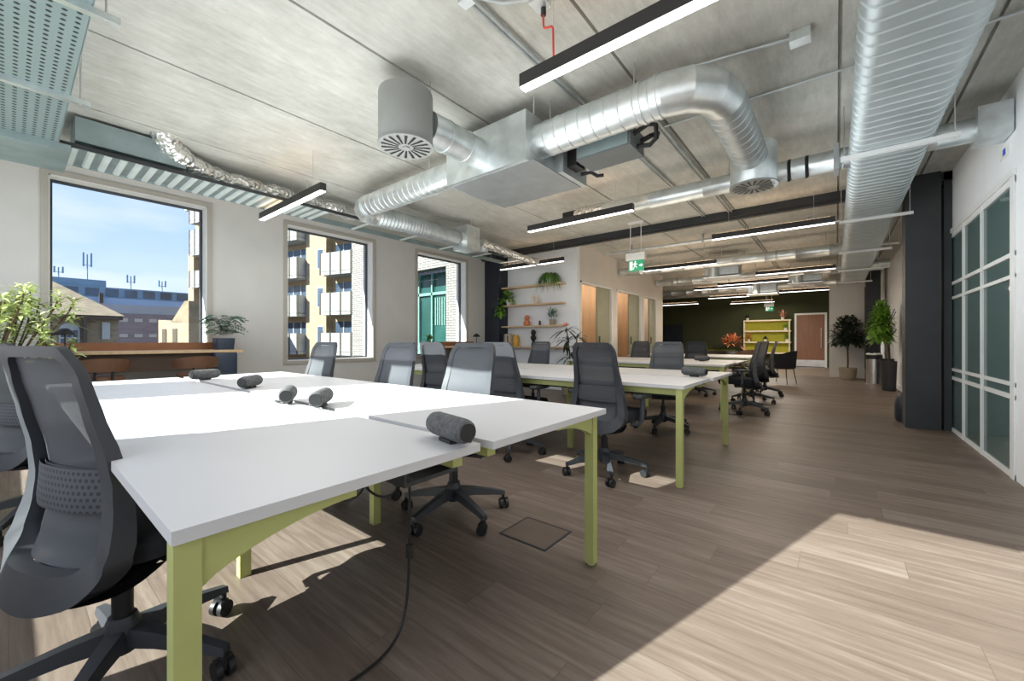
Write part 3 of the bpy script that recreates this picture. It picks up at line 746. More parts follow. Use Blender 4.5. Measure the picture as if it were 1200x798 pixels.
mb.loft(rings); mb.build('flexible_hose', M['galv_dull'], t, angle=60)
rods(t, [(-3.35, DY)], DZ+DR-.02)
t = thing('plenum_box', 'galvanised plenum box at the end of the flexible hose above the third window', 'air duct', (-4.74, 4.75, 2.6))
MB().box(-4.90, -4.58, 4.57, 4.86, 2.52, 2.90).build('casing', M['galv'], t, smooth=False, bevel=.006)
MB().cyl((-4.74, 4.5, 2.69), (-4.74, 4.58, 2.69), .128, n=24).build('spigot', M['galv'], t)
rods(t, [(-4.86, 4.7), (-4.62, 4.7)], 2.9)
t = thing('air_handling_unit', 'boxy galvanised air handling unit between the two spiral ducts', 'air handling unit', (-2.35, 3.0, 2.5))
MB().box(-2.86, -1.93, 2.58, 2.98, 2.50, 2.90).build('plenum', M['galv'], t, smooth=False, bevel=.004)
MB().box(-2.84, -1.83, 2.98, 3.40, 2.50, 2.82).build('fan_casing', M['galv_dull'], t, smooth=False, bevel=.004)
MB().box(-2.82, -1.88, 2.62, 3.38, 2.494, 2.502).build('access_panel', mat('insulated_panel', rgb(150, 154, 155), .5, .5, var=.08), t, smooth=False)
MB().cyl((-2.47, 2.03, DZ-.01), (-2.47, 2.59, DZ-.01), .125, n=24).cyl((-2.47, 2.2, DZ-.01), (-2.47, 2.22, DZ-.01), .131, n=24).cyl((-2.47, 2.42, DZ-.01), (-2.47, 2.44, DZ-.01), .131, n=24).build('duct_spigot', M['galv'], t)
mb = MB(); mb.box(-1.83, -1.74, 3.05, 3.20, 2.56, 2.70).cyl((-1.75, 3.12, 2.63), (-1.69, 3.12, 2.63), .05, n=14).tube([(-1.83,3.3,2.58),(-1.74,3.32,2.58),(-1.70,3.36,2.55),(-1.66,3.40,2.56)], .016, 8).tube([(-1.83,3.25,2.72),(-1.70,3.22,2.74),(-1.66,3.1,2.76)], .018, 8)
mb.build('valve_set', M['black'], t)
MB().cyl((-1.72, 3.26, 2.60), (-1.66, 3.32, 2.58), .022, n=10).ball((-1.70, 3.14, 2.62), .03).build('brass_valve', M['silver'], t)
rods(t, [(-2.8, 2.62), (-1.88, 2.62), (-2.8, 3.36), (-1.88, 3.36)], 2.85)
t = thing('fan_coil_unit', 'small grey fan coil unit with black hoses behind the large spiral duct', 'air handling unit', (-1.45, 3.1, 2.55))
MB().box(-1.70, -1.23, 2.98, 3.26, 2.555, 2.72).build('casing', mat('coil_grey', rgb(112, 116, 116), .6, .2, var=.05), t, smooth=False, bevel=.004)
MB().box(-1.69, -1.25, 2.972, 2.982, 2.57, 2.70).build('filter_face', M['galv_blue'], t, smooth=False)
MB().tube([(-1.23,3.05,2.66),(-1.12,3.05,2.70),(-1.07,3.08,2.69),(-1.07,3.1,2.60),(-1.13,3.12,2.57),(-1.23,3.12,2.59)], .018, 8).tube([(-1.23,3.2,2.66),(-1.15,3.2,2.68),(-1.08,3.16,2.66)], .02, 8).build('black_hose', M['black'], t)
rods(t, [(-1.66, 3.22), (-1.28, 3.22)], 2.72)
t = thing('spiral_duct', 'long galvanised duct crossing behind the second drum diffuser to the white wall', 'air duct', (-.8, 4.85, 2.72))
mb = MB(); spiral(mb, (-2.35, 4.85, 2.74), (1.05, 4.85, 2.74), .095, .6, 20, .003); mb.build('straight_run', M['galv'], t)
mb = MB(); spiral(mb, (-2.75, 4.85, 2.75), (-2.35, 4.85, 2.74), .10, .03, 20, .006); mb.build('foil_sleeve', M['foil'], t)
MB().box(-2.93, -2.72, 4.76, 4.95, 2.72, 2.80).build('end_grille', M['black'], t, smooth=False, bevel=.02)
mb = MB(); mb.box(-.02, .02, 4.74, 4.96, 2.62, 2.86).box(.35, .37, 4.745, 4.955, 2.635, 2.845); mb.build('damper', M['galv_dull'], t, smooth=False)
for x in (-.36, -.22): MB().box(x-.012, x+.012, 4.75, 4.77, 2.60, 2.74).cyl((x-.014, 4.85, 2.74), (x+.014, 4.85, 2.74), .10, n=20).build('pipe_clamp', M['black'], t)
MB().box(.86, 1.04, 4.72, 4.98, 2.63, 2.87).build('wall_damper', M['galv'], t, smooth=False, bevel=.004)
rods(t, [(-1.9, 4.85), (-.9, 4.85), (.5, 4.85)], 2.82)
tag(MB().box(1.036, 1.05, 4.86, 5.04, 2.50, 2.58).box(1.034, 1.037, 4.90, 4.96, 2.515, 2.565, 1).build('wall_label', [M['white_pl'], M['blue']], smooth=False), 'small white label with a blue mark on the white wall below the duct', 'label')
for (y, z, xa, xb, r, lab) in ((9.35, 2.70, -4.1, .35, .10, 'long pale duct lit warmly, crossing the room behind the exit sign'),
                         (11.9, 2.72, -4.1, .9, .10, 'galvanised duct crossing the room above the far bench desk'),
                         (14.6, 2.72, -6.5, .5, .11, 'galvanised duct deep in the room beyond the meeting rooms')):
    t = thing('spiral_duct', lab, 'air duct', ((xa+xb)/2, y, z))
    mb = MB(); spiral(mb, (xa, y, z), (xb, y, z), r, .5, 18, .003); mb.build('straight_run', M['galv'], t)
    mb = MB(); x = xa+.6
    while x < xb: mb.cyl((x-.02, y, z), (x+.02, y, z), r+.008, n=18); x += 1.3
    mb.build('duct_collar', M['galv_dull'], t)
    rods(t, [(xa+.9, y), ((xa+xb)/2, y), (xb-.5, y)], z+r)
for x, y, z, lab in ((-1.95, 9.9, 2.42, 'grey plenum box with a round spigot beyond the exit sign'), (-1.6, 13.2, 2.32, 'grey plenum box with a round spigot deep in the room above the far chairs'), (-.6, 12.4, 2.45, 'grey plenum box beside the ribbed duct deep in the room')):
    t = thing('plenum_box', lab, 'air duct', (x, y, z))
    MB().box(x-.33, x+.33, y-.2, y+.2, z+.06, z+.30).build('casing', M['galv_dull'], t, smooth=False, bevel=.004)
    MB().cyl((x-.15, y-.21, z+.02), (x-.15, y-.21, z+.30), .11, n=20).build('spigot', M['galv'], t)
    MB().box(x-.36, x+.36, y-.24, y+.22, z, z+.03).build('tray', M['galv'], t, smooth=False)
    rods(t, [(x-.3, y), (x+.3, y)], z+.3)
# flat oval ribbed duct along the right side, with its struts
t = thing('flat_oval_duct', 'wide ribbed flat oval duct running down the room beside the white wall', 'air duct', (.345, 7, 2.62))
def oval(y, e=0):
    hw, hh = .255+e, .09+e; n = 8; pts = []
    for k in range(n+1): a = -PI/2 + PI*k/n; pts.append(V((.345+hw-hh+hh*math.cos(a), y, 2.70+hh*math.sin(a))))
    for k in range(n+1): a = PI/2 + PI*k/n; pts.append(V((.345-hw+hh+hh*math.cos(a), y, 2.70+hh*math.sin(a))))
    return pts
rings = [oval(-1.0)]; y = -.9
while y < 14.1:
    rings += [oval(y-.010), oval(y-.004, .008), oval(y+.004, .008), oval(y+.010)]; y += .108
rings.append(oval(14.2)); MB().loft(rings).build('ribbed_duct', mat('matte_galvanised', (.50,.56,.58,1), .45, .5, var=.08, scale=4), t, angle=25)
for y in (-.3, 2.06, 4.42, 6.78, 9.14, 11.5, 13.86):
    s = MB().box(.03, .72, y-.02, y+.02, 2.565, 2.60).build('strut', M['white_frame'], t, smooth=False)
    for x in (.05, .69): MB().cyl((x, y, 2.56), (x, y, CZ), .005, n=6).build('hanger_rod', M['silver'], s)

# ------------------------------------------------------------------ cable trays on the left
t = thing('cable_tray', 'blue-grey perforated cable tray hanging over the near corner', 'cable tray', (-3.8, 0, 2.7))
MB().box(-5.15, -1.6, -.30, .26, 2.70, 2.704).build('tray_bed', M['perf'], t, smooth=False)
MB().box(-5.15, -1.6, .258, .264, 2.70, 2.76).box(-5.15, -1.6, -.306, -.30, 2.70, 2.76).build('tray_side', M['galv_blue'], t, smooth=False)
for x in (-4.04, -2.88, -1.8):
    s = MB().box(x-.02, x+.02, -.38, .36, 2.665, 2.70).build('strut', M['galv'], t, smooth=False)
    for y in (-.34, .31): MB().cyl((x, y, 2.66), (x, y, CZ), .005, n=6).build('hanger_rod', M['silver'], s)
t = thing('cable_ladder', 'cable ladder with close rungs hanging along the window wall', 'cable tray', (-5.35, 3, 2.7))
MB().box(-5.09, -5.075, -1.0, 6.8, 2.70, 2.735).build('side_rail', M['steel_dark'], t, smooth=False)
MB().box(-5.63, -5.61, -1.0, 6.8, 2.70, 2.77).build('side_rail', M['galv_blue'], t, smooth=False)
mb = MB(); prev = None; k = 0; y = .33      # one corrugated sheet, its ribs brighter than the valleys
while y < 2.62:
    for yy, z in ((y, 2.712), (y+.012, 2.697), (y+.046, 2.697), (y+.058, 2.712)):
        cur = (mb.v((-5.61, yy, z)), mb.v((-5.09, yy, z)))
        if prev: mb.f((prev[0], prev[1], cur[1], cur[0]), 1 if (k % 4 in (1, 2)) else 0)
        prev = cur; k += 1
    y += .105
mb.build('ribbed_bed', [M['galv_blue'], M['rib']], t, smooth=False)
y = 3.2
while y < 6.8: MB().box(-5.61, -5.09, y-.02, y+.02, 2.70, 2.715).build('rung', M['rib'], t, smooth=False); y += .85
for y in (.1, 2.3, 4.3, 6.3):
    for x in (-5.62, -5.08): MB().cyl((x, y, 2.7), (x, y, CZ), .005, n=6).build('hanger_rod', M['silver'], t)
MB().box(-5.72, -5.05, -.42, .33, 2.64, 2.70).build('splice_plate', M['galv_blue'], t, smooth=False)
t = thing('rectangular_duct', 'blue-grey box duct on the cable ladder beside the crinkled foil hose', 'air duct', (-5.3, .8, 2.8))
MB().box(-5.55, -5.12, .36, 1.12, 2.78, 2.99).build('casing', M['galv_blue'], t, smooth=False, bevel=.004)
t = thing('foil_hose', 'crinkled silver foil hose coming out of the ceiling over the first window', 'air duct', (-5.3, 1.3, 2.9))
mb = MB(); path = bez((-5.05,.93,3.06),(-5.08,.98,2.9),(-5.3,1.15,2.86),(-5.36,1.6,2.85), 26) + [V((-5.36+.03*math.sin(i), 1.6+.06*i, 2.85+.01*math.sin(i*2.1))) for i in range(1, 26)]
rr = random.Random(3)
mb.tube(path, lambda s: .105 + rr.uniform(-.012,.012) - .02*s, 18); mb.build('hose', M['foil'], t, angle=40)
t = thing('small_duct', 'thin pale duct above the cable ladder running on toward the shelf wall', 'air duct', (-5.4, 5, 2.85))
mb = MB(); spiral(mb, (-5.36, 3.15, 2.84), (-5.30, 6.7, 2.84), .07, .25, 16, .003); mb.build('straight_run', M['galv'], t)
t = thing('foil_hose', 'silver foil hose tumbling toward the navy column above the wall shelves', 'air duct', (-4.9, 6, 2.7))
mb = MB(); mb.tube(bez((-4.95,5.3,2.80),(-4.9,5.8,2.75),(-4.8,6.3,2.62),(-4.55,6.75,2.60), 20), lambda s: .07+rr.uniform(-.008,.008), 14); mb.build('hose', M['foil'], t, angle=40)
mb = MB().cyl((-5.05,5.45,2.66),(-5.05,5.45,2.86),.09,n=18); mb.build('end_can', M['galv'], t)

# ------------------------------------------------------------------ conduits
def conduit(label, pts, r=.011, double=None, boxes=()):
    t = thing('conduit', label, 'conduit', pts[0])
    for o in ([0] if not double else [-double, double]):
        MB().tube([V(p)+V((o,0,0)) for p in pts], r, 8).build('pipe', M['galv_dull'], t)
    for x, y, s in boxes: MB().box(x-s, x+s, y-s*.8, y+s*.8, CZ-.065, CZ-.002).build('junction_box', M['galv'], t, smooth=False, bevel=.004)
    return t
conduit('pair of steel conduits along the ceiling passing above the large strip light', [(-1.63,-.5,2.995),(-1.63,2.5,2.995),(-1.62,6.8,2.995)], .011, .017, [(-1.63,1.62,.04)])
conduit('short steel conduit branching off to the box with the red cable', [(-1.62,1.62,2.995),(-1.50,1.78,2.995),(-1.33,1.88,2.995)])
conduit('steel conduit crossing the ceiling toward a round box, beyond the duct elbow', [(-.90,3.02,2.995),(-.20,3.16,2.995)], .011, None, [(-.18,3.165,.055)])
conduit('long steel conduit crossing the ceiling to the ribbed flat duct', [(-1.25,3.73,2.995),(.10,3.75,2.995),(1.0,3.75,2.995)], .010)
conduit('steel conduit running lengthways on the ceiling beside the bent duct', [(-1.25,3.3,2.99),(-1.25,6.8,2.99)], .012, .02)
conduit('steel conduit running on down the ceiling beyond the dark beam', [(-1.25,7.1,2.99),(-1.25,13.5,2.99)], .012)
for (y, xa, xb, z, lab) in ((8.05, -3.9, .05, 2.90, 'thin steel pipe crossing the room just beyond the dark beam'), (10.25, -4.1, .9, 2.86, 'thin steel pipe crossing the room beyond the first far duct'),
        (13.3, -6.0, .9, 2.80, 'thin steel pipe crossing deep in the room before the far beam'), (16.6, -6.5, .9, 2.75, 'thin steel pipe crossing near the dark green end wall')):
    t = thing('service_pipe', lab, 'pipe', ((xa+xb)/2, y, z))
    MB().cyl((xa, y, z), (xb, y, z), .03, n=12).build('pipe', M['galv'], t)
    for x in (xa+.6, (xa+xb)/2, xb-.4): MB().box(x-.015, x+.015, y-.04, y+.04, z-.04, CZ).build('pipe_bracket', M['galv_dull'], t, smooth=False)
t = thing('smoke_detector', 'white round smoke detector on the ceiling near the exit sign', 'smoke detector', (-1.9, 5.0, CZ))
MB().lathe([(.03,2.955),(.045,2.965),(.05,2.995),(.055,3.02)], (-1.95,5.55,0), 18).build('body', M['white_pl'], t)
MB().lathe([(.05,3.005),(.06,3.02)], (-1.95,5.55,0), 18).build('base', M['white_pl'], t)

# ------------------------------------------------------------------ exit sign
t = thing('exit_sign', 'hanging green running-man exit sign under a white light box', 'exit sign', (-2.59, 6.5, 2.4))
ex, ey = -2.59, 6.5
MB().box(ex-.16, ex+.16, ey-.03, ey+.03, 2.38, 2.50).build('light_box', M['white_pl'], t, smooth=False, bevel=.006)
pl = MB().box(ex-.12, ex+.14, ey-.008, ey+.008, 2.20, 2.38).build('sign_plate', M['sign_green'], t, smooth=False)
mb = MB(); yy = ey-.0095
def quad(pts): mb.f([mb.v((ex+a, yy, 2.29+b)) for a, b in pts])
quad([(-.10,-.07),(-.05,-.07),(-.05,.07),(-.10,.07)])                                  # doorway
quad([(-.025,-.01),(.005,.0),(.0,.045),(-.02,.045)]); quad([(-.025,-.01),(-.015,-.01),(-.03,-.06),(-.045,-.065)]); quad([(-.01,-.008),(.003,-.003),(.025,-.03),(.02,-.042)])
quad([(-.02,.04),(-.015,.028),(-.045,.018),(-.05,.026)]); quad([(0,.04),(.0,.028),(.028,.012),(.033,.022)])
mb.f([mb.v((ex-.004+.014*math.cos(k*PI/4), yy, 2.29+.062+.014*math.sin(k*PI/4))) for k in range(8)])
mb.build('running_man', M['sign_white'], pl, smooth=False); mb = MB()
quad([(.06,-.01),(.10,-.01),(.10,.01),(.06,.01)]); mb.f([mb.v((ex+a, yy, 2.29+b)) for a, b in ((.09,-.03),(.125,0),(.09,.03))])
mb.build('arrow', M['sign_white'], pl, smooth=False)
for s in (-.09, .09): MB().cyl((ex+s, ey, 2.5), (ex+s, ey, 2.99), .006, n=6).build('hanger_rod', M['white_pl'], t)
MB().box(ex-.13, ex+.13, ey-.02, ey+.02, 2.985, CZ).build('ceiling_plate', M['white_pl'], t, smooth=False)

dup(t, (-2.05, 18.6, 2.4), 0, 'tiny exit sign hanging in front of the olive shelving')
# ------------------------------------------------------------------ window counters with stools, lamps, plants
def counter(label, y0, y1):
    t = thing('window_counter', label, 'counter', (-6.0, (y0+y1)/2, 0))
    MB().box(-6.40, -5.86, y0, y1, .905, .935).build('counter_top', M['oak'], t, smooth=False, bevel=.004)
    MB().box(-5.98, -5.93, y0+.05, y1-.05, .71, .905).build('apron', M['walnut'], t, smooth=False)
    MB().box(-6.42, -6.36, y0, y1, .70, 1.025).build('back_panel', M['leather'], t, smooth=False, bevel=.006)
    for y in (y0+.12, y1-.12):
        for x in (-6.3, -5.95): MB().cyl((x, y, 0), (x, y, .905), .018, n=10).build('leg', M['black'], t)
    return t
counter('window counter with rust back panel under the first window', .18, 1.86)
counter('window counter with brown back panel under the third window, behind the chairs', 5.15, 6.55)
def stool(label, y, x=-5.55):
    t = thing('bar_stool', label, 'stool', (0,0,0), 'tan leather bar stools')
    MB().lathe([(.13,.64),(.165,.65),(.17,.68),(.15,.71),(.07,.72)], (0,0,0), 22).build('seat', M['tan'], t)
    def bf(a, b):
        ang = D(190)*(a-.5); r = .175+.02*b; return V((math.cos(ang)*r, math.sin(ang)*r, .75+b*(.13-.06*abs(2*a-1)**2)))
    mb = MB(); mb.grid(bf, 16, 4); mb.grid(lambda a, b: bf(a, b)+V((math.cos(D(190)*(a-.5)), math.sin(D(190)*(a-.5)), 0))*.022, 16, 4)
    mb.build('backrest', M['tan'], t, angle=70)
    MB().tube([(.17,-.06,.66),(.182,-.06,.76)],.01,6).tube([(.17,.06,.66),(.182,.06,.76)],.01,6).build('back_stay', M['black'], t)
    for k in range(4):
        a = PI/4+k*PI/2; MB().cyl((.12*math.cos(a), .12*math.sin(a), .67), (.19*math.cos(a), .19*math.sin(a), 0), .010, n=8).build('leg', M['black'], t)
    MB().tube([(.165*math.cos(a), .165*math.sin(a), .25) for a in [2*PI*k/24 for k in range(25)]], .007, 6).build('foot_ring', M['black'], t)
    t.location = (x, y, 0); return t
s1 = stool('tan leather bar stool at the first window, just behind the nearest chair back', .56)
dup(s1, (-5.55, 1.30, 0), 0, 'tan leather bar stool at the first window, next to the navy plant pot')
def lamp(label, x, y, z):
    t = thing('table_lamp', label, 'lamp', (0,0,0), 'small black table lamps')
    MB().lathe([(.05,0),(.05,.012),(.01,.02)], (0,0,0), 16).build('base', M['black'], t)
    MB().cyl((0,0,.015), (0,0,.20), .007, n=8).build('stem', M['black'], t)
    MB().lathe([(.085,.17),(.08,.19),(.03,.235),(.015,.24)], (0,0,0), 20).build('lamp_shade', M['black'], t)
    t.location = (x, y, z); return t
l1 = lamp('small black mushroom lamp at the near end of the first window counter', -6.12, .20, .935)
dup(l1, (-6.12, .36, .935), 0, 'small black mushroom lamp on the first window counter, second one from the leafy plant')
dup(l1, (-6.15, 6.42, .96), 0, 'small black mushroom lamp on the counter under the third window')

def foliage(mb, c, n, rad, L, w, droop=.3, up=.3, rz=None, rng=None, mi=0):
    g = rng or R
    for _ in range(n):
        th = g.uniform(0, 2*PI); ph = math.acos(g.uniform(-.55, 1)); d = V((math.sin(ph)*math.cos(th), math.sin(ph)*math.sin(th), math.cos(ph)))
        rr = g.uniform(.15, 1)**.6
        p = V(c) + V((d.x*rad[0]*rr, d.y*rad[1]*rr, d.z*rad[2]*rr))
        dd = d + V((g.uniform(-.6,.6), g.uniform(-.6,.6), up+g.uniform(-.4,.5)))
        mb.leaf(p, dd, L*g.uniform(.7,1.2), w*g.uniform(.7,1.2), droop, mi=mi)
    return mb
def pot_lathe(x, y, z0, z1, r0, r1): return MB().lathe([(r0*.9,z0),(r0,z0+.01),(r1,z1-.01),(r1,z1),(r1*.88,z1),(r1*.86,z1-.03)], (x, y, 0), 24)
# large variegated plant
t = thing('potted_plant', 'tall bushy variegated plant in a dark grey pot by the window wall', 'plant', (-5.55, -.12, 0))
pot_lathe(-5.55, -.14, 0, .36, .17, .21).build('pot', M['pot_grey'], t)
MB().lathe([(.18,.32),(.02,.325)], (-5.55,-.14,0), 20).build('soil', M['soil'], t)
g = random.Random(11); mb = MB(); tips = []
for k in range(60):
    a = g.uniform(0, 2*PI); rr = g.uniform(.05,.44); z = g.uniform(.62,1.50); tip = V((-5.52+rr*math.cos(a), -.03+rr*math.sin(a), z))
    mb.tube(bez((-5.55+.06*math.cos(a), -.14+.06*math.sin(a), .32), (-5.55+.1*math.cos(a), -.14+.1*math.sin(a), z*.6), tip-V((0,0,.15)), tip, 6), .007, 5); tips.append(tip)
mb.build('stems', M['stem'], t)
mb = MB()
for tip in tips:
    for j in range(58):
        a = g.uniform(0, 2*PI); d = V((math.cos(a), math.sin(a), g.uniform(-.1,1.1)))
        mb.leaf(tip + V((0,0,g.uniform(-.22,.04))), d, g.uniform(.08,.15), g.uniform(.014,.026), .35)
mb.build('foliage', M['leaf_var'], t, smooth=False)
# plant in navy pot at the end of the first counter
t = thing('potted_fern', 'feathery fern in a square navy pot at the end of the first window counter', 'plant', (-6.1, 1.75, .935))
MB().loft([[V((-6.1+a*k, 1.72+b*k, z)) for a, b in rrect(.20,.20,.02,3)] for z, k in ((.935,.9),(.95,.92),(1.08,1.0),(1.08,.9),(1.05,.88))]).build('pot', M['navy_pot'], t)
mb = MB(); g = random.Random(5)
for k in range(64):
    a = g.uniform(0, 2*PI); h = g.uniform(.1,.36); fr = bez((-6.1,1.72,1.06), (-6.1+.03*math.cos(a),1.72+.03*math.sin(a),1.06+h), (-6.1+.16*math.cos(a),1.72+.16*math.sin(a),1.08+h), (-6.1+.30*math.cos(a)*g.uniform(.6,1),1.72+.30*math.sin(a)*g.uniform(.6,1),1.04+h*.7), 10)
    for i in range(2, 10):
        dd = (fr[i+1]-fr[i]).normalized(); sd = dd.cross(V((0,0,1))).normalized()
        for s in (-1, 1): mb.leaf(fr[i], sd*s+dd*.6, .075*(1-i/14), .022, .3, seg=2)
mb.build('foliage', M['leaf_bl'], t, smooth=False)
tag(MB().loft([[V((-5.90+a*k, 1.66+b*k, z)) for a, b in rrect(.26,.24,.04,4)] for z, k in ((.0,.92),(.02,.96),(.88,1),(.90,.97),(.90,.5))]).build('floor_planter', M['navy_pot']), 'tall navy planter box standing at the end of the first window counter', 'planter')
# small plant at third window
t = thing('potted_plant', 'small leafy plant in a dark pot at the near end of the third window counter', 'plant', (-6.15, 5.05, .6))
pot_lathe(-6.12, 5.08, 0, .98, .09, .12).build('pot', M['navy_pot'], t)
mb = MB(); foliage(mb, (-6.12,5.08,1.02), 60, (.10,.10,.10), .15, .03, .5, .6, rng=random.Random(2)); mb.build('foliage', M['leaf'], t, smooth=False)

# ------------------------------------------------------------------ wall shelves and what stands on them
SH = [2.255, 1.845, 1.375, .92]
for z, lab in zip(SH, ('top floating oak shelf on the white wall', 'second floating oak shelf from the top on the white wall', 'third floating oak shelf from the top on the white wall', 'lowest floating oak shelf on the white wall')):
    tag(MB().box(-5.99, -4.42, 7.07, PY, z-.03, z).build('wall_shelf', M['oak'], smooth=False, bevel=.003), lab, 'shelf', 'floating oak shelves')
t = thing('trailing_plant', 'plant with hanging fronds in a white pot on the top wall shelf', 'plant', (-4.72, 7.17, SH[0]))
pot_lathe(-4.72, 7.17, SH[0], SH[0]+.17, .07, .09).build('pot', M['pot_white'], t)
mb = MB(); g = random.Random(9)
for k in range(190):
    a = g.uniform(0, 2*PI); mb.leaf((-4.72+.06*math.cos(a), 7.15+.06*math.sin(a), SH[0]+.17), (math.cos(a), math.sin(a)*.7-.3, g.uniform(.5,1.4)), g.uniform(.20,.36), .022, g.uniform(.9,1.9), seg=5)
mb.build('foliage', M['leaf'], t, smooth=False)
t = thing('trailing_plant', 'broad-leaved trailing plant spilling off the left end of the second wall shelf', 'plant', (-5.93, 7.15, SH[1]))
pot_lathe(-5.85, 7.19, SH[1], SH[1]+.14, .06, .08).build('pot', M['pot_white'], t)
mb = MB(); g = random.Random(4); foliage(mb, (-5.88,7.14,SH[1]+.18), 110, (.17,.11,.17), .10, .06, .5, .2, rng=g); foliage(mb, (-6.02,7.03,SH[1]-.12), 120, (.14,.05,.28), .10, .06, .6, 0, rng=g); mb.build('foliage', M['leaf_br'], t, smooth=False)
mb = MB(); pts = [V((-5.13+.075*math.cos(a), 7.19, SH[1]+.092+.085*math.sin(a))) for a in [2*PI*k/28 for k in range(29)]]
tag(MB().tube(pts, .024, 10).build('ring_ornament', M['cream']), 'cream ring-shaped ornament on the second wall shelf', 'ornament')
mb = MB(); mb.lathe([(.05,0),(.075,.03),(.07,.09),(.03,.12),(.05,.15),(.06,.19),(.035,.23),(.01,.235)], (-5.35,7.19,SH[2]), 18)
tag(mb.build('terracotta_vase', M['terracotta']), 'curvy terracotta vase on the third wall shelf', 'vase')
tag(MB().lathe([(.02,0),(.028,.03),(.02,.05),(.03,.08),(.005,.11)], (-5.0,7.19,SH[2]), 12).build('figurine', M['navy_pot']), 'tiny dark figurine in the middle of the third wall shelf', 'ornament')
t = thing('potted_plant', 'upright grassy plant in a grey pot at the right of the third wall shelf', 'plant', (-4.67, 7.18, SH[2]))
pot_lathe(-4.67, 7.18, SH[2], SH[2]+.12, .06, .07).build('pot', M['pot_beige'], t)
mb = MB(); foliage(mb, (-4.67,7.18,SH[2]+.2), 160, (.10,.09,.14), .10, .014, .2, .6, rng=random.Random(8)); mb.build('foliage', M['leaf_bl'], t, smooth=False)
x = -5.97
for k, (w, h, mi, lab) in enumerate(((.035,.29,0,'dark book at the left end of the lowest wall shelf'),(.03,.27,3,'grey book second from the left on the lowest wall shelf'),(.04,.28,1,'cream book third from the left on the lowest wall shelf'),(.03,.24,2,'brown book fourth from the left on the lowest wall shelf'),(.045,.26,1,'thick linen book next to the yellow jar on the lowest wall shelf'))):
    t = thing('book', lab, 'book', (x, 7.2, SH[3]), 'books on the lowest wall shelf')
    MB().box(x, x+.003, 7.10, 7.28, SH[3], SH[3]+h).box(x+w-.003, x+w, 7.10, 7.28, SH[3], SH[3]+h).box(x, x+w, 7.095, 7.10, SH[3], SH[3]+h).build('cover', M['books'][mi], t, smooth=False)
    MB().box(x+.003, x+w-.003, 7.10, 7.275, SH[3]+.004, SH[3]+h-.004).build('pages', M['cream'], t, smooth=False)
    x += w+.008
tag(MB().lathe([(.055,0),(.065,.02),(.065,.20),(.045,.23),(.045,.26)], (-5.66,7.19,SH[3]), 18).build('yellow_jar', M['yellow']), 'yellow jar beside the books on the lowest wall shelf', 'jar')
tag(MB().lathe([(.05,0),(.05,.06),(.025,.10),(.06,.17),(.065,.21),(.035,.24),(.055,.29),(.05,.34),(.01,.37)], (-5.17,7.19,SH[3]), 16).build('black_bust', M['black']), 'black bust-like sculpture on the lowest wall shelf', 'sculpture')
# dark leafy plant with a pink flower, in front of the wall corner
t = thing('potted_plant', 'dark long-leaved plant with a pink flower in front of the shelf wall corner', 'plant', (-4.0, 6.9, 0))
pot_lathe(-3.98, 6.75, 0, .5, .16, .2).build('pot', M['pot_beige'], t)
mb = MB(); g = random.Random(21)
MB().tube(bez((-3.98,6.75,.5),(-3.98,6.75,.8),(-4.02,6.72,1.0),(-4.05,6.72,1.3)), .012, 6).tube(bez((-3.98,6.75,.5),(-3.9,6.75,.7),(-3.85,6.73,.9),(-3.82,6.72,1.12)), .01, 6).build('stems', M['stem'], t)
for q in ((-4.03,6.72,1.25),(-3.84,6.73,1.10),(-4.05,6.73,.92),(-3.95,6.74,.75),(-4.0,6.72,1.05)):
    for k in range(13):
        a = g.uniform(0, 2*PI); mb.leaf(q, (math.cos(a), math.sin(a)*.6-.25, g.uniform(-.1,.8)), g.uniform(.22,.42), .05, .55, seg=4)
mb.build('foliage', M['leaf_dk'], t, smooth=False)
mb = MB()
for k in range(12): a = k*PI/6; mb.leaf((-4.06,6.70,1.32), (math.cos(a), math.sin(a)*.4-.2, .6+.5*math.sin(k*2)), .12, .05, .2)
mb.build('flower', M['pink'], t, smooth=False)

# ------------------------------------------------------------------ end of the room, right side
t = thing('wall_shelving', 'olive backed shelving unit with pale shelves on the dark green end wall', 'shelving', (-2.25, 19.7, 0))
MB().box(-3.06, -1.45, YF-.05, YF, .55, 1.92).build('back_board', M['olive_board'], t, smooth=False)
for z in (1.9, 1.46, 1.0, .56): MB().box(-3.08, -1.42, YF-.32, YF-.05, z-.05, z).build('shelf', M['cream'], t, smooth=False)
for x in (-3.06, -1.47): MB().box(x-.02, x+.02, YF-.30, YF-.05, 0, 1.9).build('upright', M['cream'], t, smooth=False)
for x, z, m, h, lab in ((-2.95,1.9,'leaf_dk',.2,'dark little plant on top of the olive shelving'), (-1.6,1.46,'leaf_br',.25,'leafy plant in the upper right bay of the olive shelving'), (-1.55,1.0,'leaf_br',.3,'bright plant in the lower right bay of the olive shelving'), (-2.9,1.0,'terracotta',.35,'orange plant in the left bay of the olive shelving'), (-2.3,1.0,'leaf_dk',.2,'dark plant in the centre bay of the olive shelving'), (-1.7,1.9,'pink',.42,'pinkish dried flowers on top of the olive shelving')):
    t = thing('shelf_plant', lab, 'plant', (x, YF-.18, z))
    pot_lathe(x, YF-.18, z, z+.1, .05, .06).build('pot', M['pot_white'], t)
    mb = MB(); foliage(mb, (x, YF-.2, z+.12), 40, (.08,.06,h*.4), h*.6, .03, .3, .8, rng=random.Random(int(x*10))); mb.build('foliage', M[m], t, smooth=False)
t = thing('potted_plant', 'orange-leaved plant standing left of the olive shelving', 'plant', (-3.4, 18.9, 0))
pot_lathe(-3.4, 18.9, 0, .6, .2, .25).build('pot', M['pot_grey'], t)
mb = MB(); foliage(mb, (-3.4,18.9,.95), 120, (.35,.25,.25), .35, .07, .3, .5, rng=random.Random(31)); mb.build('foliage', M['terracotta'], t, smooth=False)
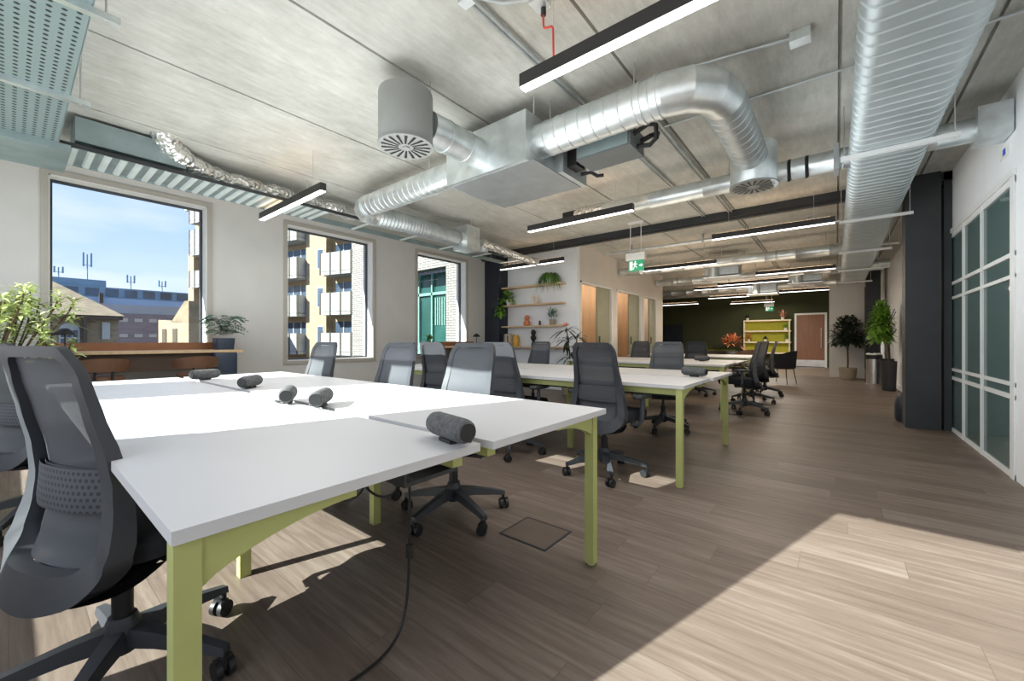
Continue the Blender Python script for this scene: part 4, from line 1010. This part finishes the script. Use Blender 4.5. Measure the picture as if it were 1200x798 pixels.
t = thing('planter_bench', 'long low planter of moss along the dark green end wall', 'planter', (-5, 19.4, 0))
MB().box(-6.9, -3.3, 19.2, 19.7, 0, .62).build('trough', M['walnut'], t, smooth=False)
mb = MB(); foliage(mb, (-5.1,19.45,.66), 700, (1.75,.22,.10), .12, .03, .3, .5, rng=random.Random(32)); mb.box(-6.85,-3.35,19.25,19.65,.62,.66); mb.build('moss', M['moss'], t, smooth=False)
t = thing('wall_screen', 'dark wall screen on the end wall beyond the meeting rooms', 'screen', (-6.1, 19.85, 1.4))
MB().box(-6.55, -5.65, YF-.05, YF, .95, 1.8).build('panel', M['black'], t, smooth=False)
MB().box(-6.52, -5.68, YF-.055, YF-.05, .98, 1.77).build('glass', M['navy'], t, smooth=False)

# trees, bin, bag
def tree(label, x, y, zc, rad, n, leafm, potm, ph, pr, L, w, seed, trunk=.02, fx=0):
    t = thing('potted_tree', label, 'plant', (x, y, 0))
    pot_lathe(x, y, 0, ph, pr*.85, pr).build('pot', potm, t)
    g = random.Random(seed); mb = MB()
    mb.tube(bez((x,y,ph-.03),(x+.02,y,zc*.5),(x-.02,y,zc*.7),(x,y,zc+rad[2]*.5), 8), trunk, 7)
    for k in range(9): a = g.uniform(0, 2*PI); mb.tube([(x,y,zc-rad[2]*.5+.1*k*rad[2]),(x+rad[0]*.7*math.cos(a), y+rad[1]*.7*math.sin(a), zc-rad[2]*.2+.13*k*rad[2])], trunk*.4, 5)
    mb.build('trunk', M['stem'], t)
    mb = MB(); foliage(mb, (x+fx, y, zc), n, rad, L, w, .4, .1, rng=g); mb.build('foliage', leafm, t, smooth=False)
    return t
tree('dark-leaved indoor tree in a beige pot against the white block', .24, 14.2, 1.20, (.36,.34,.52), 1200, M['leaf_dk'], M['pot_beige'], .32, .2, .13, .06, 41)
tree('bright green indoor tree partly hidden by the dark steel column', .86, 11.55, 1.32, (.17,.40,.56), 1300, M['leaf_br'], M['steel_dark'], .62, .13, .12, .055, 42, .02, -.13)
t = thing('waste_bin', 'cylindrical brushed steel waste bin with black rim between the two indoor trees', 'bin', (.78, 13.2, 0))
MB().lathe([(.15,0),(.15,.60),(.145,.60)], (.72,13.2,0), 26).build('body', M['silver'], t)
MB().lathe([(.155,.60),(.155,.70),(.13,.70),(.12,.62)], (.72,13.2,0), 26).build('rim', M['black'], t)
mb = MB(); rr = random.Random(6); mb.loft([[V((.72+(r+rr.uniform(-.01,.01))*math.cos(2*PI*k/18), 13.2+(r+rr.uniform(-.01,.01))*math.sin(2*PI*k/18), z+rr.uniform(-.01,.01))) for k in range(18)] for r, z in ((.135,.69),(.15,.72),(.12,.74),(.07,.73))]); mb.build('liner', M['white_pl'], t)
t = thing('waste_bin', 'black waste bin directly right of the steel bin', 'bin', (.9, 12.7, 0))
MB().lathe([(.11,0),(.13,.62),(.12,.62),(.11,.55)], (.93,12.9,0), 22).build('body', M['black'], t)
t = thing('floor_bag', 'dark bag leaning on the side of the dark steel column', 'bag', (.6, 7.4, 0))
MB().loft([[V((.72+a*k, 7.30+b*k, z)) for a, b in rrect(.24,.30,.08,5)] for z, k in ((0,.9),(.03,1),(.22,1.0),(.32,.85),(.36,.6),(.37,.3))]).build('body', M['navy'], t)
MB().tube([(.68,7.26,.35),(.68,7.27,.42),(.72,7.28,.45),(.76,7.29,.42),(.76,7.30,.35)], .008, 6).build('handle', M['black'], t)
t = thing('call_point', 'slim dark device with blue strip between the steel column and glazed partition', 'fixture', (1.03, 7.1, 1.1))
MB().box(1.02, 1.05, 7.11, 7.19, .95, 1.35).build('body', M['black'], t, smooth=False)
MB().box(1.018, 1.022, 7.12, 7.18, .55, .92).build('strip', M['blue'], t, smooth=False)

# ------------------------------------------------------------------ outside
struct('ground', MB().box(-200, 120, -150, 160, -9.1, -9), M['asphalt'], smooth=False)
# yellow brick apartment building; facade runs along e, faces n
P0 = V((-26.8, 16, 0))+V((.97*.7, .24*.7, 0)); e = V((-.97, -.24, 0)).normalized(); nrm = V((.24, -.97, 0)).normalized()
Rz = Matrix((e, -nrm, V((0,0,1)))).transposed()      # local x along the facade, y into the building
def fb(mb, s0, s1, d0, d1, z0, z1, mi=0):
    c = P0 + e*((s0+s1)/2) - nrm*((d0+d1)/2) + V((0,0,(z0+z1)/2)); mb.obox(c, (s1-s0, d1-d0, z1-z0), Rz, mi); return mb
t = thing('apartment_building', 'yellow brick apartment building with stacked white balconies seen through the windows', 'building', (-32, 18, -9))
fb(MB(), 0, 16.5, .6, 12, -9, 15).build('wall', M['yellow_brick'], t, smooth=False)
fb(MB(), 18.6, 22.1, .3, 9, -9, 13.2).build('tower', M['yellow_brick'], t, smooth=False)
fb(MB(), 4.3, 6.5, .0, .6, -9, 15).build('brick_pier', M['yellow_brick'], t, smooth=False)
fb(MB(), 21.2, 22.1, -.3, .3, -9, 9.2).build('brick_pier', M['yellow_brick'], t, smooth=False)
def balcony(s0, s1, z, d=-.7, d1=.6, h=1.5):
    mb = fb(MB(), s0, s1, d, d1, z-.12, z+.10); b_ = mb.build('balcony', M['ext_white'], t, smooth=False)
    mb = MB(); n = max(2, int((s1-s0)/.8)); w = (s1-s0)/n
    for k in range(n): fb(mb, s0+k*w+.04, s0+(k+1)*w-.04, d, d+.05, z+.14, z+h)
    fb(mb, s1-.05, s1, d, d1, z+.14, z+h); fb(mb, s0, s0+.05, d, d1, z+.14, z+h)
    mb.build('balcony_panels', M['bal_glass'], b_, smooth=False)
    mb = MB()
    for k in range(n+1): fb(mb, s0+k*w-.07, s0+k*w+.07, d-.03, d+.02, z-.1, z+h+.05)
    mb.build('balcony_posts', M['ext_dark'], b_, smooth=False)
    mb = fb(MB(), s0+.2, s1-.2, d1-.05, d1+.01, z+.15, z+2.4); mb.build('balcony_doors', M['ext_glass'], b_, smooth=False)
    mb = MB(); k = s0+.2
    while k < s1-.2: fb(mb, k, k+.10, d1-.09, d1-.04, z+.12, z+2.45); k += .9
    mb.build('window_frame', M['ext_white'], b_, smooth=False)
for z in (-5.8, -2.85, .1, 3.05, 6.0, 8.95, 11.9):
    balcony(1.0, 4.1, z); balcony(6.6, 10.2, z); 
    if z < 12: balcony(18.65, 21.1, z, -.7, .3, 1.4 if z < 8 else 2.2)
    mb = fb(MB(), 4.5, 5.25, -.04, .02, z+.5, z+2.1); w = mb.build('window', M['ext_white'], t, smooth=False)
    fb(MB(), 4.6, 5.15, -.06, -.03, z+.6, z+2.0).build('pane', M['ext_glass'], w, smooth=False)
    mb = fb(MB(), 21.0, 21.5, -.04, .02, z+.5, z+2.1)
    mb.bm.free()
mb = MB(); fb(mb, -.1, .95, -.6, .7, -9, 12); mb.build('glass_bay', mat('bay_glass', rgb(116, 132, 126), .15, .1, var=.35, scale=.5), t, smooth=False)
mb = MB()
for z in range(-8, 13, 3): fb(mb, -.15, 1.0, -.65, .7, z, z+.15)
for s in (-.12, .43, .95): fb(mb, s, s+.03, -.65, -.6, -9, 12)
mb.build('bay_frame', M['ext_white'], t, smooth=False)
fb(MB(), 18.4, 22.3, -.5, 9, 13.2, 13.5).build('roof', M['ext_white'], t, smooth=False)
# lower yellow house in front of the tower
t = thing('gabled_house', 'low sunlit yellow brick house with pitched gable beside the balcony tower', 'building', (-37, 7.5, -9))
A, B = V((-37.2, 6.6, 0)), V((-33.6, 7.5, 0)); hd = (B-A).normalized(); hin = V((-hd.y, hd.x, 0))
MB().prism([A+V((0,0,-9)), B+V((0,0,-9)), B+V((0,0,2.2)), A+V((0,0,2.5))], hin*3).build('wall', M['yellow_brick'], t, smooth=False)
Rh = Matrix((hd, hin, V((0,0,1)))).transposed()
for k in range(2):
    MB().obox(A+hd*(.8+1.3*k)+V((0,0,1.2)), (.5,.08,1.3), Rh).build('window', M['ext_dark'], t, smooth=False)
MB().prism([A+hd*1.6+V((0,0,2.3)), B+V((0,0,2.2)), B+V((0,0,3.7)), B-hd*.5+V((0,0,3.7))], hin*2.6).build('roof', M['roof_tile'], t, smooth=False)
# blue-grey office range far behind
t = thing('office_building', 'long blue-grey office building with flat roof on the skyline outside the first window', 'building', (-62, 4, -9))
MB().box(-72, -60, -14, 15, -9, 4.8).build('wall', M['grey_clad'], t, smooth=False)
MB().box(-72, -60.4, -14, 15, 4.8, 5.6).build('pale_storey', mat('pale_bluegrey', rgb(150, 172, 196), .6, var=.06, scale=.5), t, smooth=False)
MB().box(-72, -61, -14, 14.4, 5.6, 6.75).build('upper_storey', M['bluegrey'], t, smooth=False)
MB().box(-72, -61.5, -12, 6.6, 6.75, 7.5).build('plant_storey', M['bluegrey'], t, smooth=False)
mb = MB(); y = -13
while y < 14: mb.box(-60.98, -60.94, y, y+1.0, 5.8, 6.6); y += 1.5
mb.build('window_band', M['ext_glass'], t, smooth=False)
MB().box(-60, -59.7, 5.9, 6.2, -9, 6).build('drain_pipe', M['ext_dark'], t, smooth=False)
for y, z, h in ((3.3,7.5,1.3), (5.4,7.5,2.995), (8.9,6.75,1.8), (11.7,6.75,1.5)):
    mb = MB().cyl((-64,y,z),(-64,y,z+h),.05,n=6)
    for q in (-.3,.3): mb.box(-64.1,-63.9,y+q-.07,y+q+.07,z+h*.55,z+h*1.05); mb.cyl((-64,y,z+h*.6),(-64,y+q,z+h*.6),.03,n=5)
    mb.build('antenna_mast', M['bluegrey'], t, smooth=False)
t = thing('brick_range', 'low mauve brick range with small square windows in front of the office building', 'building', (-50, 4, -9))
MB().box(-56, -50, -10, 10.5, -9, 3.5).build('wall', M['mauve_brick'], t, smooth=False)
y = 3.2
while y < 10:
    for z in (2.75, 1.35): MB().box(-50.02, -49.97, y, y+.55, z, z+.3).build('window', M['ext_white'], t, smooth=False)
    y += 1.0
MB().box(-55.9, -50.05, -10, 10.5, 3.5, 4.3).build('grey_storey', M['grey_clad'], t, smooth=False)
# old brick house with hipped roof, close outside the first window
t = thing('brick_house', 'old brown brick house with weathered hipped roof and arched white window', 'building', (-24, .5, -9))
MB().box(-30, -22, -5, 2.7, -9, 1.95).build('wall', M['brown_brick'], t, smooth=False)
mb = MB(); a = [mb.v(p) for p in ((-30.2,-5.2,2.0),(-21.7,-5.2,2.0),(-21.7,2.85,2.0),(-30.2,2.85,2.0),(-25.6,-2.5,3.7),(-25.6,.9,3.7))]
for q in ((0,1,4),(1,2,5,4),(2,3,5),(3,0,4,5),(0,3,2,1)): mb.f([a[i] for i in q])
mb.build('roof', M['roof_tile'], t, smooth=False)
MB().box(-22.2, -21.75, -5.1, 2.8, 1.85, 2.02).build('eaves', M['ext_dark'], t, smooth=False)
mb = MB(); xw = -21.98
poly = [(xw,1.14,-3),(xw,1.66,-3),(xw,1.66,1.45)] + [(xw, 1.40+.26*math.cos(PI*k/8), 1.45+.25*math.sin(PI*k/8)) for k in range(1,8)] + [(xw,1.14,1.45)]
mb.prism(poly, (.05,0,0)); w = mb.build('arched_window', M['ext_white'], t, smooth=False)
mb = MB()
for j in range(3):
    for k in range(8): mb.box(xw+.05, xw+.06, 1.18+j*.15, 1.18+j*.15+.12, -1+k*.31, -1+k*.31+.26)
mb.build('panes', M['ext_glass'], w, smooth=False)
MB().box(-21.98, -21.9, 2.24, 2.46, 1.1, 1.75).build('small_window', M['ext_white'], t, smooth=False)
MB().box(-22, -21.6, 1.72, 1.82, -9, 1.9).build('drain_pipe', M['ext_dark'], t, smooth=False)
# white brick wing beyond, lit by the sun, with a teal glazed opening
t = thing('brick_wing', 'white brick wing with a tall teal glazed opening outside the third window', 'building', (-11, 9.2, -9))
wall_with_holes('X', 9.0, 9.4, -15.8, -6.75, -9, 8, [(-13.4, -10.0, -9, 3.5)]).build('wall', M['white_brick'], t, smooth=False)
MB().box(-15.8, -15.4, 9.4, 14, -9, 8).build('return_wall', M['white_brick'], t, smooth=False)
gl = MB().box(-13.4, -10.0, 9.75, 9.8, -9, 3.5).build('glazing', M['teal_glass'], t, smooth=False)
mb = MB()
for x in (-13.4, -12.3, -11.55, -10.12): mb.box(x, x+.07, 9.66, 9.76, -9, 3.5)
mb.box(-13.4,-10,9.62,9.76,.55,.95).box(-13.4,-10,9.66,9.76,2.7,2.8)
mb.build('glazing_frame', M['teal_lt'], gl, smooth=False)
mb = MB(); x = -11.4
while x < -10.2: mb.box(x, x+.05, 9.72, 9.76, 1.6, 2.6); x += .12
mb.build('blind', M['teal_lt'], gl, smooth=False)

# ------------------------------------------------------------------ light
w = bpy.data.worlds.new('sky'); scene.world = w; w.use_nodes = True
N, L = w.node_tree.nodes, w.node_tree.links; bg = N['Background']
tc = N.new('ShaderNodeTexCoord'); sp = N.new('ShaderNodeSeparateXYZ'); L.new(tc.outputs['Generated'], sp.inputs[0])
cr = N.new('ShaderNodeValToRGB'); el = cr.color_ramp.elements
el[0].position = 0; el[0].color = rgb(224, 238, 254); el[1].position = .5; el[1].color = rgb(112, 168, 244)
k = el.new(.16); k.color = rgb(186, 214, 250)
L.new(sp.outputs['Z'], cr.inputs['Fac'])
nz = N.new('ShaderNodeTexNoise'); nz.inputs['Scale'].default_value = 3; nz.inputs['Detail'].default_value = 7; mp = N.new('ShaderNodeMapping'); mp.inputs['Scale'].default_value = (1, 1, 4)
L.new(tc.outputs['Generated'], mp.inputs['Vector']); L.new(mp.outputs['Vector'], nz.inputs['Vector'])
c2 = N.new('ShaderNodeValToRGB'); c2.color_ramp.elements[0].position = .42; c2.color_ramp.elements[1].position = .72
c2.color_ramp.elements[1].color = (.6, .6, .6, 1)
L.new(nz.outputs['Fac'], c2.inputs['Fac'])
mx = N.new('ShaderNodeMixRGB'); mx.inputs['Color2'].default_value = (.95, .97, 1, 1)
L.new(c2.outputs['Color'], mx.inputs['Fac']); L.new(cr.outputs['Color'], mx.inputs['Color1']); L.new(mx.outputs['Color'], bg.inputs['Color'])
bg.inputs['Strength'].default_value = 1.6
sun = bpy.data.lights.new('sun', 'SUN'); sun.energy = 18; sun.angle = .006; sun.color = (.94, 1, .95)
so = bpy.data.objects.new('sun', sun); COL.objects.link(so); so.rotation_euler = V((.447, 1.54, -1)).to_track_quat('-Z', 'Y').to_euler()
def area(name, loc, sx, sy, e_, col, up=False, rot=None):
    l = bpy.data.lights.new(name, 'AREA'); l.shape = 'RECTANGLE'; l.size = sx; l.size_y = sy; l.energy = e_; l.color = col
    o = bpy.data.objects.new(name, l); COL.objects.link(o); o.location = loc
    o.rotation_euler = rot or ((PI, 0, 0) if up else (0, 0, 0)); return o
area('rear_fill', (-2.6, -1.0, 1.75), 6.6, 2.2, 62, (1, .99, .97), rot=(D(90), 0, 0))  # added fill along the rear wall, on top of the real window light
for i, (x, y, e_, c) in enumerate(((-3.6, 1.6, 30, (1,.99,.98)), (-1.0, 2.4, 30, (1,.97,.95)), (-2.0, 5.4, 24, (1,.86,.70)), (-1.6, 8.6, 34, (1,.82,.62)), (-1.8, 12.0, 44, (1,.86,.70)), (-2.2, 16.8, 130, (1,.92,.8)))):
    area('overhead_fill_%d' % i, (x, y, 2.45), 2.0, 1.2, e_, c)  # added fill below the ceiling, no fittings belong to it
for i, (x, y, e_, c) in enumerate(((-3.5, 1.8, 56, (.98,1,.98)), (-2.5, 5.6, 26, (1,.88,.72)), (-2.2, 9.2, 24, (1,.80,.60)), (-2.0, 13.0, 20, (1,.78,.58)), (-2.6, 17, 14, (1,.8,.6)))):
    area('bounce_fill_%d' % i, (x, y, .9), 3.0, 2.0, e_, c, up=True)  # added upward fill standing in for light bounced off the floor
for i, (y, e_) in enumerate(((8.2, 16), (10.0, 14), (11.5, 14))):
    l = bpy.data.lights.new('pod_lamp_%d' % i, 'POINT'); l.energy = e_*1.5; l.color = (1, .82, .64); l.shadow_soft_size = .2
    o = bpy.data.objects.new('pod_lamp_%d' % i, l); COL.objects.link(o); o.location = (-4.9, y, 2.4)
area('right_wall_fill', (-.45, 4.4, 2.0), 2.6, 1.0, 15, (.86, .95, 1), rot=(D(90), 0, D(-90)))
area('side_room_lamp', (2.6, 5.5, 2.9), 1.6, 3, 18, (.9, 1, 1))
area('shelf_wash', (-2.25, 19.2, 2.6), 1.8, .3, 10, (1, .95, .7))

# ------------------------------------------------------------------ camera
cam = bpy.data.cameras.new('camera'); cam.sensor_fit = 'HORIZONTAL'; cam.sensor_width = 36; cam.lens = 36*473.5/1200; cam.clip_start = .03; cam.clip_end = 500
co = bpy.data.objects.new('camera', cam); COL.objects.link(co); co.location = (0, 0, 1.05); co.rotation_euler = (PI/2, 0, D(38.75))
scene.camera = co
scene.view_settings.view_transform = 'Standard'; scene.view_settings.look = 'None'; scene.view_settings.exposure = .0
scene.cycles.use_denoising = True; scene.cycles.max_bounces = 8; scene.cycles.transparent_max_bounces = 12
scene.cycles.sample_clamp_indirect = 6
